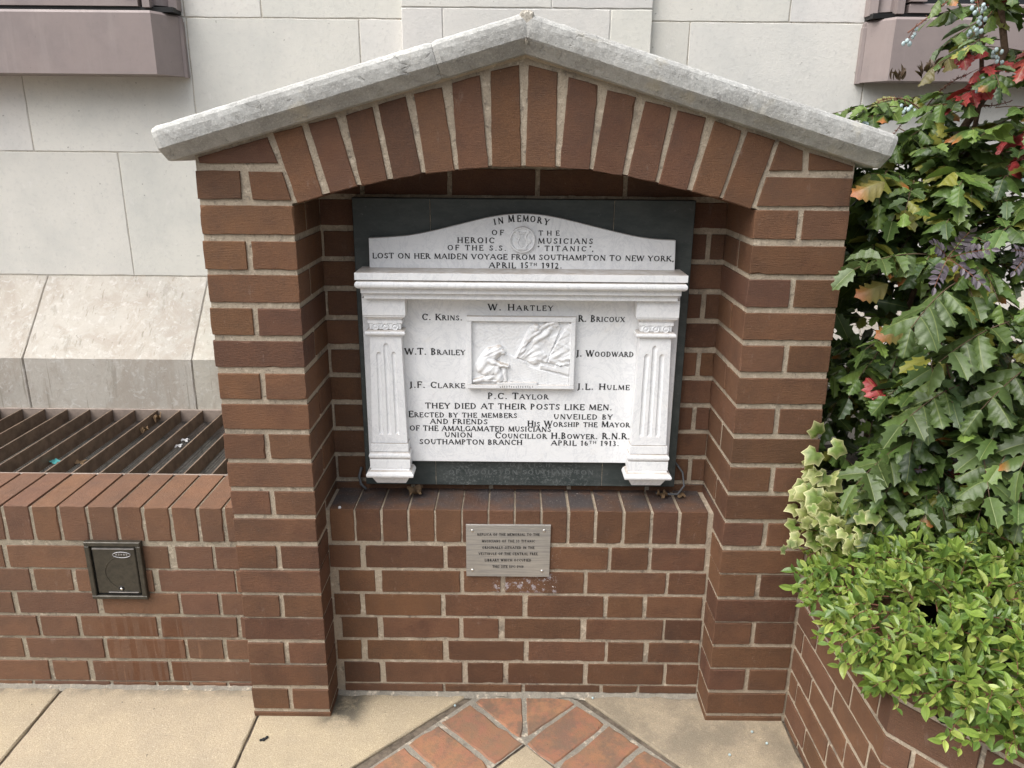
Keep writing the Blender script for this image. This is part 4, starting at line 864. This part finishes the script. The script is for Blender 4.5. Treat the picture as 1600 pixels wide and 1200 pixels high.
for c, rad, n in ELL:
    for _ in range(n):
        v = unit(rng.normal(0, 1, 3)); 
        if v[1] > .55: v[1] *= -1
        k = rng.uniform(.72, 1.0); p = np.array(c)+v*np.array(rad)*k
        if p[0] < .80 and p[1] < .42: p[0] = .80+rng.uniform(0, .05)
        d = unit(v*np.array((1, 1, .5))+np.array((-.25, -.45, .1))+rng.normal(0, .35, 3))
        L = rng.uniform(.14, .24); st0 = p-d*L*.5
        if (st0+d*L)[0] < .775: d[0] = abs(d[0])*.3
        lf = rng.uniform(.048, .078); pinnate(st0, d, L, rng.integers(3, 6), lf, green, droop=rng.uniform(.2, .8))
# inner leaves, tint lowered to paint the bush's inner shade, and stems
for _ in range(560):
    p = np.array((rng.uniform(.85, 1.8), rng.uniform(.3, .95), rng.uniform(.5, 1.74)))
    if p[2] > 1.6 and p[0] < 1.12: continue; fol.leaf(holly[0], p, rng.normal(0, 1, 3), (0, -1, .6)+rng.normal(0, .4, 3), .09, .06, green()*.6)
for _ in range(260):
    p = np.array((rng.uniform(.775, 1.0), rng.uniform(.12, .62), rng.uniform(.5, 1.42))); fol.leaf(holly[rng.integers(4)], p, rng.normal(0, 1, 3)-(.2, 0, .3), (0, -1, .6)+rng.normal(0, .4, 3), .075, .04, green()*.7)  # darker tint stands in for shade in the gaps beside the pier
# layered spray over the coping end
for x, z in ((.86, 1.655), (.93, 1.675), (.99, 1.68), (1.06, 1.665), (.90, 1.64), (.97, 1.65), (1.04, 1.69)): pinnate((x+.06, .30+rng.uniform(-.08, .08), z), (-1, -.5+rng.normal(0, .3), .05), .17, 4, .058, green, droop=.3)
def branch(pts, r0, r1): stems.tube(pts, r0, r1, 7)
branch([(1.05,.3,.5),(1.06,.24,.9),(1.055,.2,1.35),(1.053,.2,1.514),(1.075,.2,1.6),(1.117,.2,1.68),(1.145,.2,1.78),(1.12,.2,1.86),(1.1,.2,1.98)], .013, .007)
branch([(1.05,.2,1.45),(1.085,.17,1.55),(1.085,.16,1.68),(1.06,.15,1.78),(1.03,.14,1.9)], .007, .004)
branch([(1.2,.1,.5),(1.24,.05,.9),(1.3,.05,1.3),(1.28,.1,1.7)], .012, .006); branch([(.95,.2,.5),(.94,.16,.9),(1.0,.16,1.2),(1.05,.2,1.4)], .009, .006)
red = lambda: np.array((.33, .045, .045))*rng.uniform(.75, 1.2)
dkred = lambda: np.array((.22, .04, .03))*rng.uniform(.8, 1.2)
mixr = lambda: red() if rng.random() < .4 else np.array((.12, .10, .035))*rng.uniform(.7, 1.2)
top = [((1.09,.15,1.80),(-1,-.1,-.25),.15,.060,mixr), ((1.10,.15,1.71),(-1,-.2,-.3),.11,.062,red), ((1.22,.14,1.77),(-.6,-.5,0),.14,.065,dkred), ((1.26,.12,1.62),(-1,-.3,-.1),.13,.07,red), ((1.24,.1,1.57),(-1,-.3,-.25),.14,.065,red), ((1.26,.1,1.52),(-.8,-.4,0),.12,.06,mixr),
       ((1.06,.15,1.87),(-1,-.2,.0),.13,.062,green), ((1.12,.12,1.86),(.5,-.6,-.1),.13,.065,green), ((1.12,.15,1.93),(-.4,-.6,0),.13,.065,green), ((1.2,.1,1.9),(.6,-.5,0),.13,.07,green), ((1.15,.1,1.72),(.9,-.4,-.2),.13,.06,green), ((1.07,.12,1.74),(-.2,-.8,-.3),.1,.05,green), ((1.2,.12,1.68),(.6,-.6,.1),.15,.075,green), ((1.14,.12,1.60),(.8,-.5,.2),.14,.07,green), ((1.1,.05,1.55),(.3,-.8,.1),.13,.07,green), ((1.25,.0,1.5),(.2,-.8,.0),.14,.08,green), ((1.04,.1,1.80),(-.7,-.5,-.2),.09,.045,green)]
for p, d, L, lf, tf in top: pinnate(p, d, L, 3, lf, tf, droop=.3, w=.5)
for p in ((.768,-.03,1.475),(.80,-.05,1.251),(.86,-.05,1.155)): fol.leaf(holly_rust, np.array(p)+(.03,0,.01), (-1, -.25, -.1), (-.1, -.7, .7), .07, .05, (.20, .17, .05))
for p in ((.853,-.06,.985),(1.0,-.1,.815),(.985,-.08,.755),(1.03,-.08,.80)): fol.leaf(holly[1], p, rng.normal(0, 1, 3)*(1,.3,1), (0, -1, .5), .062, .045, red())
# big near leaflets
for p, d in (((.93,-.14,1.28),(-.5,-.4,-.1)), ((1.05,-.16,1.20),(-.9,-.3,-.15)), ((1.12,-.18,1.12),(-.8,-.4,-.2)), ((1.15,-.2,1.02),(-.5,-.5,-.2)), ((.98,-.14,1.05),(-.8,-.4,-.1)), ((1.02,-.16,.96),(-.2,-.7,-.2)), ((.90,-.06,1.33),(-.9,-.2,.1)), ((1.18,-.16,1.32),(-.1,-.7,0)), ((1.2,-.2,.9),(-.6,-.5,-.1)), ((.93,-.08,.90),(-.8,-.4,-.2)), ((.92,-.06,.80),(-.5,-.6,-.2))):
    pinnate(p, d, .18, 4, .078, lambda: np.array((.076, .115, .034))*rng.uniform(.7, 1.2), droop=.45, w=.52)
for _ in range(64):
    p = (rng.uniform(1.02, 1.42), rng.uniform(.02, .34), rng.uniform(1.55, 2.0)); 
    if p[0] < 1.10 and p[2] > 1.68 and rng.random() < .7: continue
    pinnate(p, (rng.normal(-.2, .7), rng.normal(-.5, .4), rng.normal(0, .3)), rng.uniform(.12, .18), 4, rng.uniform(.045, .065), (lambda: red() if rng.random() < .8 else mixr()) if rng.random() < .05 else green, droop=rng.uniform(.1, .6))
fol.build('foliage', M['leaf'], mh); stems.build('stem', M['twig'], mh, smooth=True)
# dull purple young shoots
purp = lambda: np.array((.105, .085, .105))*rng.uniform(.8, 1.2)
for c, sz in (((.915,-.12,1.33), .085), ((1.09,-.12,1.34), .07), ((1.15,-.14,1.04), .06), ((.98,-.14,.98), .05), ((1.0,-.12,.85), .065), ((.89,-.12,.83), .05)):
    f2 = Fol(); s2 = MB()
    for k in range(5 if sz > .065 else 3):
        a = 2*math.pi*k/5+rng.uniform(0, .5); d = (math.cos(a), -.6, math.sin(a)*.8+.25); pinnate(c, d, sz, 5, sz*.24, purp, up=(0, -.8, .6), droop=.25, proto=small[0], w=.55, f=f2, st=s2, r=.0013)
    o = f2.build('young_shoot', M['leaf'], mh, label='dull purple young shoot'); s2.build('shoot_stalk', M['redtwig'], o)
def berries(c, n, sp=.012, r=.0043, up=True):
    b = MB(); s2 = MB(); ax = unit(rng.normal(0, .4, 3)+np.array((0, 0, -1))); L = n*.0038; s2.tube([tuple(np.array(c)-ax*.02), tuple(np.array(c)+ax*L)], .0009, .0006, 4)
    for i in range(n):
        q = np.array(c)+ax*L*i/n+unit(rng.normal(0, 1, 3))*sp; b.ball(q, r*rng.uniform(.85, 1.15), 9, 7, (1, 1, 1.25)); s2.tube([tuple(np.array(c)+ax*L*i/n), tuple(q)], .0005, .0005, 3)
    o = b.build('berry_cluster', M['berry'], mh, smooth=True); s2.build('berry_stalk', M['redtwig'], o)
for c, n in (((1.018,.08,1.83),16), ((.994,.08,1.865),8), ((1.062,.08,1.76),9), ((.869,.1,1.806),6), ((.905,.15,1.655),7), ((1.167,.02,1.515),11), ((1.14,.02,1.50),9), ((1.0,-.14,.985),6), ((.95,-.1,1.1),3), ((.845,.2,1.612),3), ((1.045,.1,1.71),7), ((1.0,-.12,.86),4)): berries(c, n)
for a, b, c in (((1.0,.25,1.64),(.93,.22,1.69),(.86,.2,1.665)), ((1.0,.25,1.64),(.94,.2,1.645),(.90,.18,1.59)), ((1.0,.25,1.65),(1.02,.22,1.71),(1.06,.2,1.725)), ((1.05,.2,1.665),(1.10,.18,1.645),(1.16,.17,1.665)), ((.86,.1,1.805),(.93,.1,1.86),(.97,.1,1.90)), ((1.0,-.12,.99),(.96,-.12,1.07),(.955,-.1,1.12))):
    rc = MB(); a, b, c = map(np.array, (a, b, c)); pts = [(1-t)**2*a+2*t*(1-t)*b+t*t*c for t in np.linspace(0, 1, 14)]; rc.tube([tuple(p) for p in pts], .0018, .0009, 5)
    for p in pts[3:]:
        for _ in range(5): q = p+unit(rng.normal(0, 1, 3))*.007; rc.tube([tuple(p), tuple(q)], .0009, .0006, 3)
    rc.build('flower_stalk', M['redtwig'], mh)
for c in ((.90,.2,1.715), (.955,.2,1.725), (.985,.2,1.735)):
    f2 = Fol()
    for k in range(9): f2.leaf(small[1], np.array(c)+rng.normal(0, .006, 3), (rng.normal(0, .5), rng.normal(0, .4)-.2, 1), rng.normal(0, 1, 3), .028, .013, np.array((.085, .055, .035))*rng.uniform(.7, 1.3))
    f2.build('bud_shoot', M['leaf'], mh)

# ---- small-leaved cotoneaster spilling over the planter
ct = thing('cotoneaster_shrub', 'low bright green small-leaved shrub spilling over the planter wall edge', 'shrub', (1.05, -.4, .5))
fol = Fol(); tw = MB()
def inset(x, y):
    """distance inside the planter edge"""
    d1 = x-.75; d2 = (y-YC)*D2.x-(x-.75)*D2.y
    return min(d1, d2)
def spring():
    r = rng.random(); c = np.array((.20, .285, .055)) if r < .5 else (np.array((.12, .20, .045)) if r < .8 else np.array((.31, .37, .09)))
    return c*rng.uniform(.8, 1.2)
def shoot(p, d, L, n, ls, droop=.3):
    p = np.array(p, float); d = unit(d); pts = [p+d*L*t+np.array((0, 0, -1))*droop*L*t*t for t in np.linspace(0, 1, 6)]; tw.tube([tuple(q) for q in pts], .0013, .0007, 4)
    side = unit(np.cross(d, (0.1, .2, 1))); upv = unit(np.cross(side, d)); ph = rng.uniform(0, 6)
    for i in range(n):
        t = .15+.85*i/(n-1); q = p+d*L*t+np.array((0, 0, -1))*droop*L*t*t; a = ph+i*2.4; rad = side*math.cos(a)+upv*math.sin(a)
        ax = unit(d*(.55 if i < n-2 else 1.1)+rad*.9+np.array((0, -.12, .25))); l = ls*rng.uniform(.7, 1.2)
        fol.leaf(small[rng.integers(3)], q, ax, unit(np.array((0, -.35, .9))+d*.2-rad*.3+rng.normal(0, .25, 3)), l, l*rng.uniform(.36, .46), spring()*(.8 if t < .4 else 1.))
cnt_ = 0
while cnt_ < 1550:
    x, y = rng.uniform(.72, 1.6), rng.uniform(-1.25, .02); s_ = inset(x, y)
    if s_ < -.035 or s_ > .6 or (s_ > .2 and rng.random() < .45): continue
    if y > -.06 and s_ > .12: continue
    if y > -.14 and x < .765: continue
    z = .575+.16*(1-math.exp(-max(0, s_)/.13))+rng.uniform(-.10, .03)
    if s_ < .05: z = .60+rng.uniform(-.055, .05)
    out_ = np.array((-1., 0, 0)) if x-.75 < ((y-YC)*D2.x-(x-.75)*D2.y) else np.array((D2.y, -D2.x, 0))
    ko = max(0, .9-s_/.16)*(.25 if y > -.16 else (1. if y > -.5 else .45))
    shoot((x, y, z), out_*(.25+ko)+np.array((rng.normal(0, .5), rng.normal(0, .5)-.15, .55-.45*ko)), rng.uniform(.05, .095), rng.integers(9, 14), rng.uniform(.022, .035), .25+ko*.3); cnt_ += 1
# trailing shoots hanging over the wall face
for _ in range(250):
    s_ = rng.uniform(.05, 1.5)
    if s_ > .62 and rng.random() < .5: continue
    if s_ < -YC: p = (.745, -s_, .60-.085*rng.random()**1.5); o_ = np.array((-1., -.3, 0)); lo = .085
    else: q = Vector((.75, YC))+D2*(s_+YC); p = (q.x-.0, q.y+.005, .615-.03*rng.random()**1.5); o_ = np.array((D2.y-.1, -D2.x, 0)); lo = .06
    if s_ < .20: continue
    shoot(p, o_*.35+np.array((rng.normal(0, .25), rng.normal(0, .25), -.6)), rng.uniform(.03, max(.04, lo*.75)), rng.integers(7, 12), rng.uniform(.020, .030), .15)
for p, d, L in (((.93,-.74,.50),(.35,-.35,-.9),.16), ((.99,-.80,.50),(.5,-.3,-.8),.15), ((1.04,-.80,.62),(0,-.2,1),.22), ((1.16,-.42,.66),(.1,-.25,1),.30), ((1.2,-.5,.70),(-.2,-.3,.9),.18)): shoot(p, d, L, 16, .026, .1)
fol.build('foliage', M['leaf_small'], ct); tw.build('twig', M['redtwig'], ct)

# ---- variegated ivy at the corner
iv = thing('variegated_ivy', 'cream edged variegated ivy trailing at the corner of the planter and pier', 'ivy', (.82, -.04, .58))
mbv = MB(); protos = [ivy_proto(c) for c in (.15, .5, .9)]; sm_ = MB()
def ivy(p, X, Z, L, tint):
    v, tri, q, tv = protos[rng.integers(3)]; X = unit(X); Z = np.array(Z, float); Z = unit(Z-X*Z.dot(X)); Y = np.cross(Z, X)
    P_ = np.array(p)+v[:, :1]*X*L+v[:, 1:2]*Y*L+v[:, 2:]*Z*L; mbv.add(P_.tolist(), [t[:3] for t in tri]+q, tv(np.array(tint)))
ig = lambda: (np.array((.17, .24, .06)) if rng.random() < .55 else np.array((.32, .36, .12)))*rng.uniform(.8, 1.2)
for _ in range(190):
    t = rng.random(); x = .715+.24*t+rng.normal(0, .02); y = -.12+rng.normal(0, .045)-.05*t; z = .60+.12*(1-t)*rng.random()+rng.normal(0, .025)+.02
    ivy((x, y, z), (rng.normal(0, .7)-.3, -.35+rng.normal(0, .3), rng.normal(0, .6)-.2), (rng.normal(0, .3)-.1, -.75, .65+rng.normal(0, .25)), rng.uniform(.025, .042), ig())
for _ in range(36): ivy((.70+rng.uniform(0, .06), -.06+rng.normal(0, .03), .74+rng.normal(0, .045)), (rng.normal(0, .7)-.3, -.3, rng.normal(0, .6)), (-.1, -.8, .5+rng.normal(0, .2)), rng.uniform(.034, .05), ig())
for p in ((.672,-.10,.618),(.660,-.10,.622),(.655,-.10,.606),(.683,-.1,.625)): ivy(p, (rng.normal(-.3, .6), -.2, rng.normal(0, .5)), (0, -.9, .4), .024, (.26, .33, .14))
sm_.tube([(.72,-.08,.60),(.695,-.09,.602),(.672,-.1,.612),(.657,-.1,.62)], .0012, .0008, 5)
iv2 = mbv.build('foliage', M['ivy'], iv, smooth=True); sm_.build('stem', M['redtwig'], iv)

# ================================================================ small loose things
def scrap(name, mat, c, r, label, cat, group=None, n=7, rough=.5, flat=.5):
    """crumpled scrap: irregular folded sheet with thickness"""
    m = MB(); vs = []
    for i in range(n):
        for j in range(n):
            u, v = i/(n-1)-.5, j/(n-1)-.5; k = 1-.5*(u*u+v*v)
            vs.append((c[0]+r*u*2*k+rng.normal(0, r*.12), c[1]+r*v*2*k+rng.normal(0, r*.12), c[2]+r*flat*(.5+.5*math.sin(u*7+c[0]*50)*math.cos(v*6)+abs(u)*.8)+rng.normal(0, r*.08)))
    fs = [(i*n+j, (i+1)*n+j, (i+1)*n+j+1, i*n+j+1) for i in range(n-1) for j in range(n-1)]
    N = len(vs); vs += [(x, y, z-.0008) for x, y, z in vs]; fs += [tuple(q+N for q in f_)[::-1] for f_ in fs]
    m.add(vs, fs, (.20, .13, .075)); return solo(m, name, mat, label, cat, c, group, True)
scrap('plastic_wrapper', M['teal'], (-1.503, .51, .558), .017, 'torn teal plastic wrapper lying on the mesh under the grating', 'litter')
scrap('paper_scrap', M['paper'], (-1.166, .712, .558), .014, 'upper crumpled white paper scrap under the grating near the pier', 'litter')
scrap('paper_scrap', M['paper'], (-1.166, .66, .558), .013, 'lower crumpled white paper scrap under the grating near the pier', 'litter')
scrap('dry_leaf', M['dry'], (-1.340, .885, .566), .017, 'curled brown leaf standing up beside a grating bar near the stone plinth', 'dry leaf', flat=1.6)
scrap('dry_leaf', M['dry'], (-1.340, .78, .564), .015, 'curled dry leaf leaning on a grating bar in the middle of the grating', 'dry leaf', flat=1.3)
scrap('dry_leaf', M['dry'], (-1.418, .507, .558), .018, 'flattened pale leaf lying on the mesh at the front edge of the grating', 'dry leaf')
scrap('dry_leaf', M['dry'], (-.293, .185, .612), .024, 'large crumpled dry leaf on the brick sill under the left marble pilaster', 'dry leaf', flat=.9)
scrap('dry_leaf', M['dry'], (.400, .185, .612), .015, 'crumpled dry leaf on the brick sill under the right marble pilaster', 'dry leaf', flat=.9)
scrap('dry_leaf', M['dry'], (.455, .19, .612), .013, 'small pale dry leaf on the brick sill close to the right pier', 'dry leaf')
m = MB(); m.tube([(.44,.232,.70),(.462,.222,.672),(.464,.20,.64),(.445,.19,.619),(.41,.195,.6165),(.385,.2,.617)], .003, n=7); solo(m, 'loose_cable', M['cable'], 'grey cable curling behind the lower right corner of the tablet', 'cable', (.44, .21, .612), smooth=True)
m = MB(); m.tube([(-.452,.232,.675),(-.458,.222,.65),(-.452,.214,.63),(-.437,.21,.6165)], .004, n=8); solo(m, 'loose_cable', M['cable'], 'short grey cable end at the lower left corner of the tablet', 'cable', (-.45, .22, .612), smooth=True)
m = MB(); m.ball((-.4905, .104, .611), .0045, 8, 6, (1, 1, .9)); solo(m, 'snail_shell', M['paper'], 'tiny white snail shell on the left end of the brick sill', 'shell', (-.4905, .104, .608), smooth=True)
for (x, y), lab in zip(((-.1803, .0457), (.2194, .083), (.6464, -.0468), (.5619, -.1318), (.6738, -.0892)), ('blue berry on the paving slab left of the brick paving band', 'blue berry on the paving beside the foot of the niche wall', 'blue berry on the grey slab nearest the right pier', 'pale blue berry farthest forward on the grey slab', 'dark berry on the grey slab beside the planter wall')):
    m = MB(); m.ball((x, y, G+.0035), .0038, 9, 7, (1, 1, .9)); solo(m, 'fallen_berry', M['berry'], lab, 'berry', (x, y, G), 'fallen berries on the paving', True)
m = MB()
for k in range(7): m.ball((-.6867+rng.normal(0, .005), -.088+rng.normal(0, .005), G+.002), .0045, 8, 6, (1, 1, .6))
solo(m, 'squashed_berry', M['lead'], 'dark squashed berry remains on the buff slab left of the pier', 'berry', (-.6867, -.0907, G), smooth=True)
